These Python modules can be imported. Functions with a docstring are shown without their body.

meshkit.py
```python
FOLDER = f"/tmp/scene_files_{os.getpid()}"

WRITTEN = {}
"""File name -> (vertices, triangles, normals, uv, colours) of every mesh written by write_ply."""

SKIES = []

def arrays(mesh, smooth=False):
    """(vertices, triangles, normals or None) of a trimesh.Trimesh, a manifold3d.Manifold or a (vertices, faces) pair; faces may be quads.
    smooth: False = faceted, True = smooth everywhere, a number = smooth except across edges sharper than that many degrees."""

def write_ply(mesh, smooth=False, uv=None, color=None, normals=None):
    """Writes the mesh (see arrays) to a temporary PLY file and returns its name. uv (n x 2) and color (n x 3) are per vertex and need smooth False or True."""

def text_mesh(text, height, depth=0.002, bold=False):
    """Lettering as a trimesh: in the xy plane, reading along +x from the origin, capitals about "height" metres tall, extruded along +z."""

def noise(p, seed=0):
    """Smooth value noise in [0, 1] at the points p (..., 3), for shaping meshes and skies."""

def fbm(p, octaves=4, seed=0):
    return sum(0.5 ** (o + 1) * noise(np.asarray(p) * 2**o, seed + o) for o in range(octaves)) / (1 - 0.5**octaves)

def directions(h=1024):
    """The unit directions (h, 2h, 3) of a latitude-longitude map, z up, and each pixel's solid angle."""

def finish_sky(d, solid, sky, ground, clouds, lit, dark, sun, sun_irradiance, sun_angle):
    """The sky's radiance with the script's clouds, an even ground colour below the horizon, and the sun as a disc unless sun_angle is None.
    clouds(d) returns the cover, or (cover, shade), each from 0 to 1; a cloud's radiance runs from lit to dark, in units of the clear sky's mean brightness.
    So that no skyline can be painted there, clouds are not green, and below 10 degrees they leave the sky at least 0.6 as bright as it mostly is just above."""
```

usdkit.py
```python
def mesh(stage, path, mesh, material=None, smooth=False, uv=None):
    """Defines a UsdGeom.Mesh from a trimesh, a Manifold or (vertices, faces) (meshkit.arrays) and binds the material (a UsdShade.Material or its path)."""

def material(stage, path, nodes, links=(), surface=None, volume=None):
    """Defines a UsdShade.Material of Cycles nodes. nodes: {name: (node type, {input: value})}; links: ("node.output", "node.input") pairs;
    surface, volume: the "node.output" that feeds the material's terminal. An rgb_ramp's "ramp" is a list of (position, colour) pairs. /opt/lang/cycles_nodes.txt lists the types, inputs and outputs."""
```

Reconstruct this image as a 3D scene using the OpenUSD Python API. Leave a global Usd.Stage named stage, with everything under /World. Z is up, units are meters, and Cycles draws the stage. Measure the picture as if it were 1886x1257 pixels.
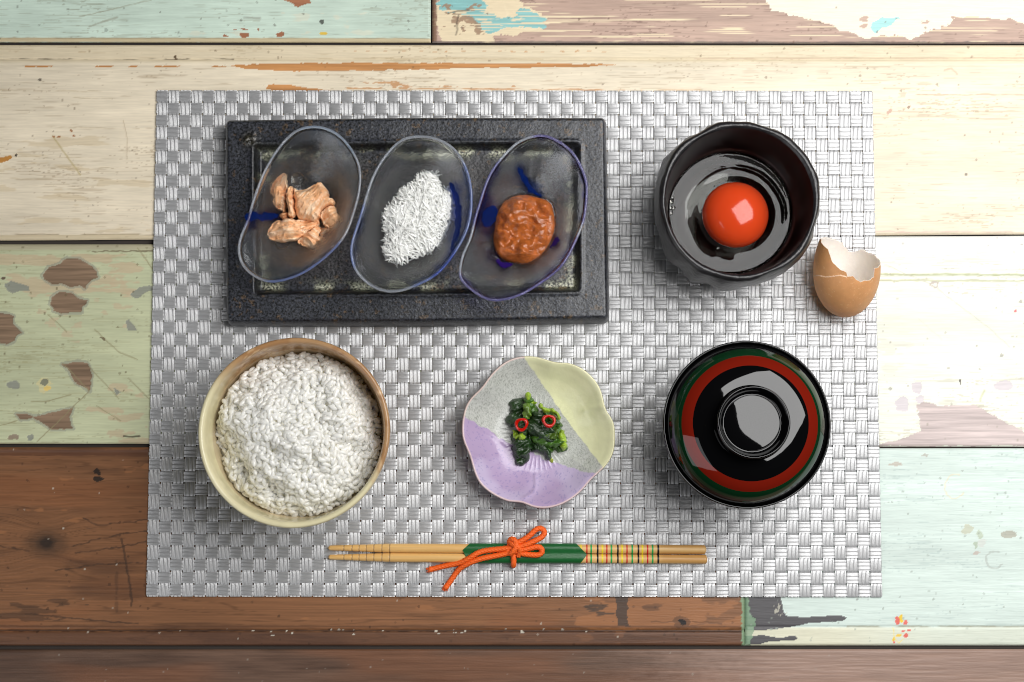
import math, numpy as np, shapely, trimesh, manifold3d as m3, usdkit, meshkit
from shapely.geometry import Polygon, LineString
from scipy.interpolate import CubicSpline
from scipy.spatial import Delaunay
from pxr import Usd, UsdGeom, UsdLux, UsdShade, Gf, Sdf, Vt

stage = Usd.Stage.CreateInMemory()
UsdGeom.SetStageUpAxis(stage, 'Z'); UsdGeom.SetStageMetersPerUnit(stage, 1.0)
stage.DefinePrim('/World', 'Xform'); stage.DefinePrim('/World/Looks', 'Scope')
PI = math.pi

# ------------------------------------------------------------------ camera
F, CX, CY, CH, TILT, ROLL = 3105.0, -0.00137, -0.09237, 0.99565, 0.09212, 0.00098
cam = UsdGeom.Camera.Define(stage, '/World/camera')
cam.AddTranslateOp().Set(Gf.Vec3d(CX, CY, CH))
cam.AddRotateXYZOp().Set(Gf.Vec3f(math.degrees(TILT), 0, math.degrees(ROLL)))
cam.CreateHorizontalApertureAttr(36.0); cam.CreateVerticalApertureAttr(24.0)
cam.CreateFocalLengthAttr(36.0 * F / 1886.0)
cam.CreateFStopAttr(0.0); cam.CreateClippingRangeAttr(Gf.Vec2f(0.05, 20)); cam.CreateExposureAttr(0.0)

def _R():
    c, s = math.cos(TILT), math.sin(TILT); rx = np.array([[1, 0, 0], [0, c, -s], [0, s, c]])
    c, s = math.cos(ROLL), math.sin(ROLL); rz = np.array([[c, -s, 0], [s, c, 0], [0, 0, 1]])
    return rz @ rx
RC = _R()
def P(u, v, z=0.0):
    """the point at height z seen at (u, v) of the photograph, used to measure where things stand"""
    u, v = np.asarray(u, float), np.asarray(v, float)
    d = np.stack([(u - 943) / F, (628.5 - v) / F, -np.ones_like(u)], -1) @ RC.T
    t = (z - CH) / d[..., 2]
    return np.stack([CX + d[..., 0] * t, CY + d[..., 1] * t, np.broadcast_to(z, t.shape)], -1)
def Q(pts, z=0.0):
    a = np.asarray(pts, float); return P(a[:, 0], a[:, 1], z)[:, :2]
def zoomed(pts, off, s):
    return np.asarray(pts, float) / s + np.asarray(off, float)

# ------------------------------------------------------------------ lamps
def rect_light(name, pos, target, w, h, power, color=(1, 1, 1), roll=0):
    l = UsdLux.RectLight.Define(stage, '/World/' + name)
    p, t = Gf.Vec3d(*pos), Gf.Vec3d(*target)
    z = np.array(p - t); z /= np.linalg.norm(z)
    up = np.array([0, 1, 0.0]) if abs(z[1]) < .9 else np.array([1.0, 0, 0])
    x = np.cross(up, z); x /= np.linalg.norm(x); y = np.cross(z, x)
    c, s = math.cos(roll), math.sin(roll); x, y = c * x + s * y, -s * x + c * y
    m = np.eye(4); m[0, :3], m[1, :3], m[2, :3], m[3, :3] = x, y, z, pos
    l.AddTransformOp().Set(Gf.Matrix4d(*m.ravel().tolist()))
    l.CreateWidthAttr(w); l.CreateHeightAttr(h); l.CreateIntensityAttr(power); l.CreateColorAttr(Gf.Vec3f(*color))
    return l
rect_light('key_light', (0.42, 0.18, 0.73), (0.15, 0.04, 0.0), 0.66, 0.66, 7.2, (1, 0.995, 0.985), roll=0.55)
rect_light('fill_light', (-0.85, -0.62, 0.62), (0.0, 0.0, 0.0), 1.1, 0.8, 1.6, (0.97, 0.98, 1.0))

# ------------------------------------------------------------------ helpers
def lin(r, g=None, b=None):
    c = np.array(r if g is None else (r, g, b), float) / 255
    return np.where(c < .04045, c / 12.92, ((c + .055) / 1.055) ** 2.4)
used = {}
def free(path):
    k = used.get(path, -1) + 1; used[path] = k
    return path if k == 0 else f'{path}_{k:03d}'
def tag(p, label=None, cat=None, group=None, kind=None):
    p = p.GetPrim() if hasattr(p, 'GetPrim') else p
    for k, x in (('label', label), ('category', cat), ('group', group), ('kind', kind)):
        if x: p.SetCustomDataByKey(k, x)
    return p
def thing(name, label, cat, loc=(0, 0, 0), rz=0.0, group=None, kind=None, parent=None):
    x = UsdGeom.Xform.Define(stage, free((str(parent.GetPath()) if parent else '/World') + '/' + name))
    x.AddTranslateOp().Set(Gf.Vec3d(*map(float, loc)))
    if rz: x.AddRotateZOp().Set(math.degrees(rz))
    tag(x, label, cat, group, kind)
    return x.GetPrim()
LOC = {}
def obj(name, mesh, mat, parent=None, smooth=30, color=None, normals=None, origin=None, **tags):
    """one Mesh; world-space vertices, moved to the parent's base (origin) when given"""
    path = free((str(parent.GetPath()) if parent else '/World') + '/' + name)
    if color is not None or normals is not None:
        if hasattr(mesh, 'vertices'): v, f = np.asarray(mesh.vertices), np.asarray(mesh.faces)
        else: v, f, _ = meshkit.arrays(mesh, False)
        n = normals if normals is not None else (meshkit.arrays((v, f), True)[2] if smooth else None)
    else:
        v, f, n = meshkit.arrays(mesh, smooth)
    if origin is not None: v = v - np.asarray(origin)
    m = UsdGeom.Mesh.Define(stage, path)
    m.CreatePointsAttr(Vt.Vec3fArray.FromNumpy(np.ascontiguousarray(v, np.float32)))
    m.CreateFaceVertexCountsAttr(Vt.IntArray.FromNumpy(np.full(len(f), f.shape[1], np.int32)))
    m.CreateFaceVertexIndicesAttr(Vt.IntArray.FromNumpy(np.ascontiguousarray(f, np.int32).ravel()))
    m.CreateSubdivisionSchemeAttr('none')
    if n is not None:
        m.CreateNormalsAttr(Vt.Vec3fArray.FromNumpy(np.ascontiguousarray(n, np.float32))); m.SetNormalsInterpolation('vertex')
    if color is not None:
        UsdGeom.PrimvarsAPI(m).CreatePrimvar('paint', Sdf.ValueTypeNames.Color3fArray, 'vertex').Set(Vt.Vec3fArray.FromNumpy(np.ascontiguousarray(color, np.float32)))
    UsdShade.MaterialBindingAPI.Apply(m.GetPrim()).Bind(MAT[mat])
    tag(m, **tags)
    return m.GetPrim()
def spline(pts, n=120, closed=True):
    p = np.asarray(pts, float)
    if closed: p = np.vstack([p, p[:1]])
    t = np.r_[0, np.cumsum(np.sqrt(np.linalg.norm(np.diff(p, axis=0), axis=1)))]
    s = np.linspace(0, t[-1], n, endpoint=not closed)
    return CubicSpline(t, p, bc_type='periodic' if closed else 'natural')(s)
def grid_faces(nr, nc, wrap=False, flip=False):
    i, j = np.meshgrid(np.arange(nr - 1), np.arange(nc if wrap else nc - 1), indexing='ij')
    k = (j + 1) % nc
    f = np.stack([i * nc + j, i * nc + k, (i + 1) * nc + k, (i + 1) * nc + j], -1).reshape(-1, 4)
    return f[:, ::-1] if flip else f
def tri(f): return np.vstack([f[:, [0, 1, 2]], f[:, [0, 2, 3]]])
def join(parts):
    v, f, n = [], [], 0
    for a, b in parts:
        b = np.asarray(b); b = tri(b) if b.shape[1] == 4 else b
        v.append(a); f.append(b + n); n += len(a)
    return np.vstack(v), np.vstack(f)
def lathe(profile, n=96, centre=(0, 0), shape=None):
    """profile: (r, z) from the bottom axis round to the other axis; shape(theta, r, z) may change r and z"""
    pr = np.asarray(profile, float); th = np.arange(n) / n * 2 * PI
    r = np.repeat(pr[:, :1], n, 1); z = np.repeat(pr[:, 1:], n, 1); T = np.broadcast_to(th, r.shape)
    if shape: r, z = shape(T, r, z)
    v = np.stack([centre[0] + r * np.cos(T), centre[1] + r * np.sin(T), z], -1).reshape(-1, 3)
    return v, grid_faces(len(pr), n, True)
def dense(profile, step):
    p = np.asarray(profile, float); out = [p[:1]]
    for a, b in zip(p[:-1], p[1:]):
        k = max(1, int(np.linalg.norm(b - a) / step)); out.append(a + (b - a) * (np.arange(1, k + 1) / k)[:, None])
    return np.vstack(out)
def rounded(profile, n=200):
    p = np.asarray(profile, float); t = np.r_[0, np.cumsum(np.linalg.norm(np.diff(p, axis=0), axis=1))]
    from scipy.interpolate import PchipInterpolator
    s = np.linspace(0, t[-1], n); return np.stack([PchipInterpolator(t, p[:, k])(s) for k in (0, 1)], 1)
def fb(x, y, z=0.0, sc=(1, 1, 1), o=4, seed=0):
    s = (sc, sc, sc) if np.ndim(sc) == 0 else sc
    x, y = np.asarray(x, float), np.asarray(y, float)
    p = np.stack([x / s[0], y / s[1], np.broadcast_to(np.asarray(z, float) / (s[2] if len(s) > 2 else 1), x.shape)], -1)
    return meshkit.fbm(p + 100, o, seed)
def pillow(poly, z0, h, res, power=0.5, edge=None, extra=None, thick=None, base=None):
    """a lump with the outline poly (n x 2, world): extra(x, y, d) adds height, thick makes a sheet of that thickness instead of a flat bottom"""
    pg = Polygon(poly).buffer(0)
    if pg.geom_type != 'Polygon': pg = max(pg.geoms, key=lambda g: g.area)
    ring = LineString(pg.exterior.coords); nb = max(12, int(ring.length / res))
    b = np.array([ring.interpolate(i / nb, normalized=True).coords[0] for i in range(nb)])
    x0, y0, x1, y1 = pg.bounds
    gx, gy = np.meshgrid(np.arange(x0, x1, res), np.arange(y0, y1, res * .87)); gx[1::2] += res / 2
    g = np.stack([gx.ravel(), gy.ravel()], 1)
    g = g[shapely.contains_xy(pg.buffer(-res * .5), g[:, 0], g[:, 1])]
    p = np.vstack([b, g]); tr = Delaunay(p).simplices
    c = p[tr].mean(1); tr = tr[shapely.contains_xy(pg, c[:, 0], c[:, 1])]
    a = p[tr]; cr = (a[:, 1, 0] - a[:, 0, 0]) * (a[:, 2, 1] - a[:, 0, 1]) - (a[:, 1, 1] - a[:, 0, 1]) * (a[:, 2, 0] - a[:, 0, 0])
    tr = tr[np.abs(cr) > 1e-14]; cr = cr[np.abs(cr) > 1e-14]; tr[cr < 0] = tr[cr < 0][:, ::-1]
    d = shapely.distance(shapely.points(p), ring); d[:nb] = 0
    w = edge or d.max(); q = np.clip(d / w, 0, 1)
    z = z0 + h * (1 - (1 - q) ** 2) ** power
    if extra is not None: z = z + extra(p[:, 0], p[:, 1], q)
    if base is not None: z = z + base(p[:, 0], p[:, 1])
    top = np.column_stack([p, z]); n = len(p)
    if thick is None:
        zb = np.full(n, z0) if base is None else z0 + base(p[:, 0], p[:, 1])
        bot = np.column_stack([p, np.minimum(zb, z)])
        remap = np.arange(n) + n; remap[:nb] = np.arange(nb); bt = remap[tr[:, ::-1]]
        v = np.vstack([top, bot]); used_ = np.unique(np.r_[tr.ravel(), bt.ravel()]); mp = np.full(len(v), -1); mp[used_] = np.arange(len(used_))
        return v[used_], mp[np.vstack([tr, bt])]
    bot = top - [0, 0, thick]; i = np.arange(nb); k = (i + 1) % nb
    side = np.vstack([np.stack([i, i + n, k + n], 1), np.stack([i, k + n, k], 1)])
    return np.vstack([top, bot]), np.vstack([tr, tr[:, ::-1] + n, side])
def tube(path, radius, n=10, braid=0.0, turns=0.0, caps=True, squash=1.0):
    p = np.asarray(path, float); m = len(p); rad = np.broadcast_to(radius, m)
    t = np.gradient(p, axis=0); t /= np.linalg.norm(t, axis=1, keepdims=True)
    u = np.cross(t[0], [0, 0, 1.0]); u = u / np.linalg.norm(u) if np.linalg.norm(u) > 1e-6 else np.array([1.0, 0, 0])
    th = np.arange(n) / n * 2 * PI; s = np.r_[0, np.cumsum(np.linalg.norm(np.diff(p, axis=0), axis=1))]
    V = []
    for i in range(m):
        u = u - t[i] * (u @ t[i]); u /= np.linalg.norm(u); w = np.cross(t[i], u)
        k = rad[i] * (1 + (braid * (np.abs(np.sin(3 * th + s[i] * turns) * np.sin(3 * th - s[i] * turns)) ** .6 - .4) if braid else 0))
        V.append(p[i] + (np.cos(th) * k)[:, None] * u + (np.sin(th) * k * squash)[:, None] * w)
    v = np.vstack(V); f = tri(grid_faces(m, n, True))
    if caps:
        v = np.vstack([v, p[0], p[-1]]); j = np.arange(n); k = (j + 1) % n
        f = np.vstack([f, np.stack([k, j, np.full(n, len(v) - 2)], 1), np.stack([(m - 1) * n + j, (m - 1) * n + k, np.full(n, len(v) - 1)], 1)])
    return v, f

# ------------------------------------------------------------------ materials
MAT = {}
def material(name, nodes, links=(), surface='p.BSDF', volume=None):
    MAT[name] = usdkit.material(stage, '/World/Looks/' + name, nodes, links, surface=surface, volume=volume)
def simple(name, color, rough=.4, noise=None, bump=None, attr=False, **kw):
    """noise: (scale, amount) lightens and darkens; bump: (scale, height in metres); both in metres of the place"""
    nd, lk = {'p': ('principled_bsdf', {'base_color': tuple(color), 'roughness': rough, **kw}), 'g': ('texture_coordinate', {})}, []
    src = None
    if attr: nd['a'] = ('attribute', {'attribute': 'paint'}); src = 'a.color'
    if noise:
        sc = noise[0] if np.ndim(noise[0]) else (noise[0],) * 3
        nd['m'] = ('mapping', {'scale': sc}); lk.append(('g.object', 'm.vector'))
        nd['n'] = ('noise_texture', {'scale': 1.0, 'detail': 4.0, 'roughness': .6}); lk.append(('m.vector', 'n.vector'))
        a = noise[1]; nd['r'] = ('rgb_ramp', {'ramp': [(noise[2] if len(noise) > 2 else .25, (1 - a,) * 3), (1 - (noise[2] if len(noise) > 2 else .25), (1 + a,) * 3)]}); lk.append(('n.fac', 'r.fac'))
        nd['x'] = ('mix_color', {'blend_type': 'multiply', 'fac': 1.0, 'a': tuple(color), 'use_clamp': False}); lk.append(('r.color', 'x.b'))
        if src: lk.append((src, 'x.a'))
        src = 'x.result'
    if src: lk.append((src, 'p.base_color'))
    if bump:
        sc = bump[0] if np.ndim(bump[0]) else (bump[0],) * 3
        nd['bm'] = ('mapping', {'scale': sc}); lk.append(('g.object', 'bm.vector'))
        nd['bn'] = ('noise_texture', {'scale': 1.0, 'detail': bump[2] if len(bump) > 2 else 3.0, 'roughness': .6}); lk.append(('bm.vector', 'bn.vector'))
        nd['b'] = ('bump', {'distance': bump[1], 'strength': 1.0}); lk += [('bn.fac', 'b.height'), ('b.normal', 'p.normal')]
    material(name, nd, lk)
simple('painted_wood', (1, 1, 1), .45, noise=((60, 900, 100), .10), bump=((90, 1300, 100), .00012), attr=True, specular_ior_level=.35)
simple('dark_gap', lin(62, 55, 50), .9)
simple('silver_strand', (.58, .58, .584), .37, noise=(160, .05), metallic=.62, specular_ior_level=.6)
simple('iron_glaze', (1, 1, 1), .36, noise=(760, .95, .39), bump=(900, .00015, 2.0), attr=True, specular_ior_level=.6)
simple('black_stoneware', lin(30, 29, 31), .34, noise=(150, .5), bump=(300, .0005, 4.0), specular_ior_level=.6)
simple('brown_glaze', lin(17, 9, 8), .32, noise=(90, .3), specular_ior_level=.2)
simple('bowl_glaze', (1, 1, 1), .16, noise=(120, .05), bump=(90, .0002), attr=True)
simple('plate_glaze', (1, 1, 1), .2, bump=(500, .00012), attr=True)
simple('lacquer_black', lin(8, 8, 9), .035, bump=(90, .00003, 2.0))
simple('lacquer_red', lin(112, 24, 12), .05)
simple('lacquer_green', lin(12, 46, 24), .05)
def soft(name, color, rough, thru):
    material(name, {'p': ('principled_bsdf', {'base_color': color, 'roughness': rough}), 't': ('translucent_bsdf', {'color': color}), 'x': ('mix_closure', {'fac': thru})}, [('p.BSDF', 'x.closure1'), ('t.BSDF', 'x.closure2')], 'x.closure')
simple('rice', (.97, .95, .87), .2, subsurface_weight=.45, subsurface_scale=.0012, subsurface_radius=(1, .95, .8))
simple('white_shreds', (.97, .97, .93), .35, subsurface_weight=.25, subsurface_scale=.0014, subsurface_radius=(1, .9, .75))
simple('salmon', (1, 1, 1), .28, attr=True, bump=(900, .0002))
simple('paste', lin(168, 90, 40), .12, noise=(260, .45), bump=(420, .0006), subsurface_weight=.06, subsurface_scale=.002, subsurface_radius=(1, .4, .15))
simple('yolk', (.62, .055, .012), .12, subsurface_weight=.2, subsurface_scale=.003, subsurface_radius=(1, .25, .05))
simple('egg_white', (.93, .94, .90), .02, transmission_weight=1.0, ior=1.36)
simple('clear_liquid', (.98, .97, .93), .02, transmission_weight=1.0, ior=1.36)
simple('clear_glass', (1, 1, 1), .045, attr=True, bump=((420, 420, 420), .0003), transmission_weight=.985, ior=1.45)
simple('blue_glass', lin(40, 84, 185), .1, transmission_weight=.88, ior=1.15)
simple('violet_glass', lin(70, 40, 150), .1, transmission_weight=.72, ior=1.15)
simple('glass_rim', (1, 1, 1), .12, attr=True, bump=((300, 300, 300), .0003), transmission_weight=.72, ior=1.5)
simple('eggshell', (1, 1, 1), .5, attr=True, bump=(1500, .0001), noise=(400, .04), subsurface_weight=.1, subsurface_scale=.002)
simple('green_leaf', (1, 1, 1), .2, attr=True, bump=(700, .0006), specular_ior_level=.6)
simple('chilli', lin(190, 22, 10), .15, noise=(500, .2))
simple('bamboo', (1, 1, 1), .38, attr=True, noise=((14, 900, 900), .14), bump=((30, 1500, 1500), .0001))
simple('green_sleeve', lin(26, 92, 44), .33, noise=((500, 2500, 800), .2), bump=((300, 2500, 900), .0001))
simple('orange_cord', lin(240, 100, 22), .6, noise=(1600, .15))
for nm, c in (('red', (205, 40, 30)), ('green', (30, 160, 80)), ('yellow', (238, 212, 40)), ('black', (24, 22, 20))):
    simple('stripe_' + nm, lin(c), .4)

# ------------------------------------------------------------------ the table of painted planks
def inside(poly, u, v):
    return shapely.contains_xy(Polygon(poly).buffer(0), u, v)
def blend(c, target, m): m = np.asarray(m, float)[:, None]; return c * (1 - m) + np.asarray(target) * m
def ss(x, a, b): t = np.clip((x - a) / (b - a), 0, 1); return t * t * (3 - 2 * t)
class Paint:
    """colour and relief of a plank, worked out at its vertices (positions u, v run along and across the boards)"""
    def __init__(s, u, v, base, seed):
        s.u, s.v, s.seed = u, v, seed; s.c = np.tile(lin(base), (len(u), 1)); s.h = np.zeros(len(u))
        s.wu = (fb(u, v, sc=(13, 7), o=3, seed=seed + 50) - .5) * 26; s.wv = (fb(u, v, sc=(13, 6), o=3, seed=seed + 51) - .5) * 14
        s.streak = fb(u, v, sc=(90, 3.2), o=3, seed=seed + 52)
        s.tone(.16, (420, 60), 1); s.c *= (1 + .16 * (s.streak - .5))[:, None]
    def grain(s, col, amt=.35):
        n = fb(s.u, s.v, sc=(46, 1.7), o=2, seed=s.seed + 60); w = fb(s.u, s.v, sc=(150, 40), o=3, seed=s.seed + 61)
        s.c = blend(s.c, lin(col), ss(n + (w - .5) * .5, .70, .80) * amt)
        n = fb(s.u, s.v, sc=(9, 1.5), o=2, seed=s.seed + 62); s.c = blend(s.c, lin(col), ss(n + (w - .5) * .6, .80, .88) * amt * 1.3)
    def tone(s, a, sc, k): s.c *= (1 + a * 2 * (fb(s.u, s.v, sc=sc, o=3, seed=s.seed + k) - .5))[:, None]
    def patch(s, poly, col, warp=.6, depth=0.0, strength=1.0, fray=0.0, grain=.0, rimc=None):
        poly = np.asarray(poly, float)
        if len(poly) == 2:  # centre and half axes
            a = np.linspace(0, 2 * PI, 24)[:-1]; poly = poly[0] + np.stack([np.cos(a), np.sin(a)], 1) * poly[1]
        x0, y0 = poly.min(0) - 40; x1, y1 = poly.max(0) + 40
        k = np.nonzero((s.u > x0) & (s.u < x1) & (s.v > y0) & (s.v < y1))[0]
        if not len(k): return
        u = s.u[k] + s.wu[k] * warp + (s.streak[k] - .5) * fray; v = s.v[k] + s.wv[k] * warp
        m = inside(poly, u, v).astype(float) * strength
        col = lin(col) * (1 + grain * 2 * (s.streak[k] - .5))[:, None]
        if rimc is not None:
            big = inside(np.asarray(Polygon(poly).buffer(0).buffer(4).exterior.coords), u, v); s.c[k] = blend(s.c[k], lin(rimc), big * .6)
        s.c[k] = s.c[k] * (1 - m[:, None]) + col * m[:, None]
        s.h[k] = s.h[k] * (1 - m) - depth * m
    def smear(s, box, col, thr=.55, sc=(26, 12), amt=.8, k=9):
        x0, y0, x1, y1 = box
        n = fb(s.u, s.v, sc=sc, o=4, seed=s.seed + k)
        w = ss(s.u, x0 - 30, x0 + 30) * (1 - ss(s.u, x1 - 30, x1 + 30)) * ss(s.v, y0 - 8, y0 + 8) * (1 - ss(s.v, y1 - 8, y1 + 8))
        s.c = blend(s.c, lin(col), ss(n + (w - 1) * .4, thr, thr + .05) * amt)
    def line(s, pts, width, col, amt=1.0, jitter=1.5, breaks=0.0, depth=0.0):
        l = LineString(np.asarray(pts, float)); x0, y0, x1, y1 = l.bounds; g = width + 6
        k = np.nonzero((s.u > x0 - g) & (s.u < x1 + g) & (s.v > y0 - g) & (s.v < y1 + g))[0]
        if not len(k): return
        d = shapely.distance(shapely.points(s.u[k] + s.wu[k] * .05 * jitter, s.v[k] + s.wv[k] * .12 * jitter), l)
        m = (1 - ss(d, width * .5 - .7, width * .5 + 1.0)) * amt
        if breaks: m = m * ss(fb(s.u[k], s.v[k], sc=(40, 6), o=2, seed=s.seed + 31), breaks - .08, breaks + .08)
        s.c[k] = blend(s.c[k], lin(col), m); s.h[k] -= depth * m
    def specks(s, n, col, size=(1, 2.6), amt=.8, seed=0):
        rg = np.random.default_rng(s.seed * 100 + seed)
        from scipy.spatial import cKDTree
        t = cKDTree(np.stack([s.u, s.v], 1)); pts = np.stack([rg.uniform(s.u.min(), s.u.max(), n), rg.uniform(s.v.min(), s.v.max(), n)], 1)
        for p, r in zip(pts, rg.uniform(*size, n) ** 1.0):
            k = t.query_ball_point(p, r * 1.6)
            if k: s.c[k] = blend(s.c[k], lin(col), np.full(len(k), amt * rg.uniform(.4, 1)))
ML, MR, MT, MB = 296, 1598, 178, 1088       # well inside the mat's edges
U0, U1, STEP = -140, 2030, 1.7
def axis(a, b, inner0, inner1):
    """fine where the photograph looks, coarse beyond"""
    lo = np.arange(a, max(a, inner0), 14.0); hi = np.arange(min(b, inner1), b, 14.0)
    i0, i1 = max(a, inner0), min(b, inner1)
    return np.unique(np.r_[lo, np.linspace(i0, i1, max(2, int((i1 - i0) / STEP))), hi, b])
table = thing('table_top', 'wooden table top of old planks in flaking cream, mint, green and brown paint', 'table', kind='structure')
def plank(u0, u1, vt, vb, base, paint, profile=None, seed=0, label=None, extend=(0, 0)):
    """vt, vb: the plank's far and near edge at the left and right end of the picture"""
    tv = lambda u: vt[0] + (vt[1] - vt[0]) * u / 1886; bv = lambda u: vb[0] + (vb[1] - vb[0]) * u / 1886
    v0, v1 = min(vt), max(vb)
    rows = axis(v0, v1, -25, 1282); t = (rows - v0) / (v1 - v0)
    parts, uv = [], []
    bands = []
    a, b = np.searchsorted(rows, MT), np.searchsorted(rows, MB)
    if v1 > MT and v0 < MB:
        a, b = min(a, len(rows) - 1), min(b, len(rows) - 1)
        if a > 0: bands.append((0, a, False))
        bands.append((a, b, True))
        if b < len(rows) - 1: bands.append((b, len(rows) - 1, False))
    else: bands = [(0, len(rows) - 1, False)]
    for i0, i1, under in bands:
        if under:
            cols = np.unique(np.concatenate([c for c in (axis(u0, min(u1, ML), -25, 1911) if u0 < ML else [], np.linspace(max(u0, ML), min(u1, MR), 30) if u1 > ML and u0 < MR else [], axis(max(u0, MR), u1, -25, 1911) if u1 > MR else []) if len(c)]))
        else: cols = axis(u0, u1, -25, 1911)
        uu, tt = np.meshgrid(cols, t[i0:i1 + 1]); vv = tv(uu) + (bv(uu) - tv(uu)) * tt
        parts.append((np.stack([uu.ravel(), vv.ravel(), tt.ravel()], 1), grid_faces(i1 - i0 + 1, len(cols), flip=True)))
    p, f = join(parts); u, v = p[:, 0], p[:, 1]
    pt = Paint(u, v, base, seed); paint(pt)
    w = P(u, v, 0.0)
    mm = 0.00032
    de = np.minimum(np.minimum(v - tv(u), bv(u) - v), np.minimum(u - u0, u1 - u)) * mm
    z = pt.h - .0011 * (1 - np.clip(de / .0013, 0, 1)) ** 2
    if profile: z = z + profile(v)
    w[:, 2] = z
    pt.c = np.clip(pt.c, .004, .95)
    n0 = len(w)
    # sides: a skirt of four plain walls
    corners = [(u0, tv(u0)), (u1, tv(u1)), (u1, bv(u1)), (u0, bv(u0))]
    sk = np.vstack([[P(*c, 0.0) + [0, 0, -.0011] for c in corners], [P(*c, 0.0) + [0, 0, -.0026] for c in corners]])
    sf = tri(np.array([[0, 1, 5, 4], [1, 2, 6, 5], [2, 3, 7, 6], [3, 0, 4, 7]]))
    V, FF = np.vstack([w, sk]), np.vstack([f, sf + n0])
    C = np.vstack([pt.c, np.tile(lin(70, 55, 42), (8, 1))])
    n = meshkit.arrays((w, f), True)[2]
    if n[:, 2].mean() < 0: FF[:len(f)] = FF[:len(f)][:, ::-1]; n = -n
    obj('plank', (V, FF), 'painted_wood', table, color=C, normals=np.vstack([n, np.tile([0, 0, 1.0], (8, 1))]), label=label)

def groove(v, at, w, d): return -d * np.exp(-((v - at) / w) ** 2)
def step_up(v, at, w, d): return d * ss(v, at - w, at + w)
z2 = lambda pts: zoomed(pts, (640, 0), 2.947)
z3 = lambda pts: zoomed(pts, (1280, 0), 2.7327)
z4 = lambda pts: zoomed(pts, (0, 430), 2.9225)
z7 = lambda pts: zoomed(pts, (1086, 1050), 2.3575)
z8 = lambda pts: zoomed(pts, (1486, 420), 1.848)
z1 = lambda pts: zoomed(pts, (0, 0), 2.7328)
z5 = lambda pts: zoomed(pts, (0, 800), 2.75)

def paint_mint(s):
    s.grain((150, 150, 128))
    s.tone(.10, (60, 30), 2); s.smear((300, 20, 700, 68), (222, 222, 200), .60, (40, 16), .6)
    s.line([(-200, 73), (800, 75)], 8, (205, 190, 155), 1, 1); s.line([(-200, 69.5), (800, 70.5)], 1.6, (130, 118, 95), .5, 1, .45)
    s.patch(z1([(1405, -10), (1570, -10), (1560, 15), (1500, 35), (1450, 10)]), (170, 115, 85), .4, .0001, grain=.4)
    for a, b in (((1230, 180), (8, 4)), ((1412, 175), (6, 5)), ((1230, 148), (6, 2)), ((1130, 182), (5, 2)), ((1188, 150), (3, 1.5)), ((1300, 150), (3, 2))):
        s.patch([z1([a])[0], b], (165, 110, 80), .4, .0001)
    s.patch([z1([(1625, 170)])[0], (7, 3)], (225, 190, 80), .5)
    s.line(z1([(400, 85), (600, 40), (760, 0)]), 1.5, (150, 145, 120), .6); s.line(z1([(450, 135), (520, 110), (590, 88)]), 3, (150, 145, 125), .5)
    s.line(z1([(1230, 90), (1310, 92)]), 4, (150, 150, 140), .4)
    s.specks(120, (80, 70, 55), (.8, 1.5), .6); s.specks(4, (50, 45, 40), (2, 3), .9, 1)
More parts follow.
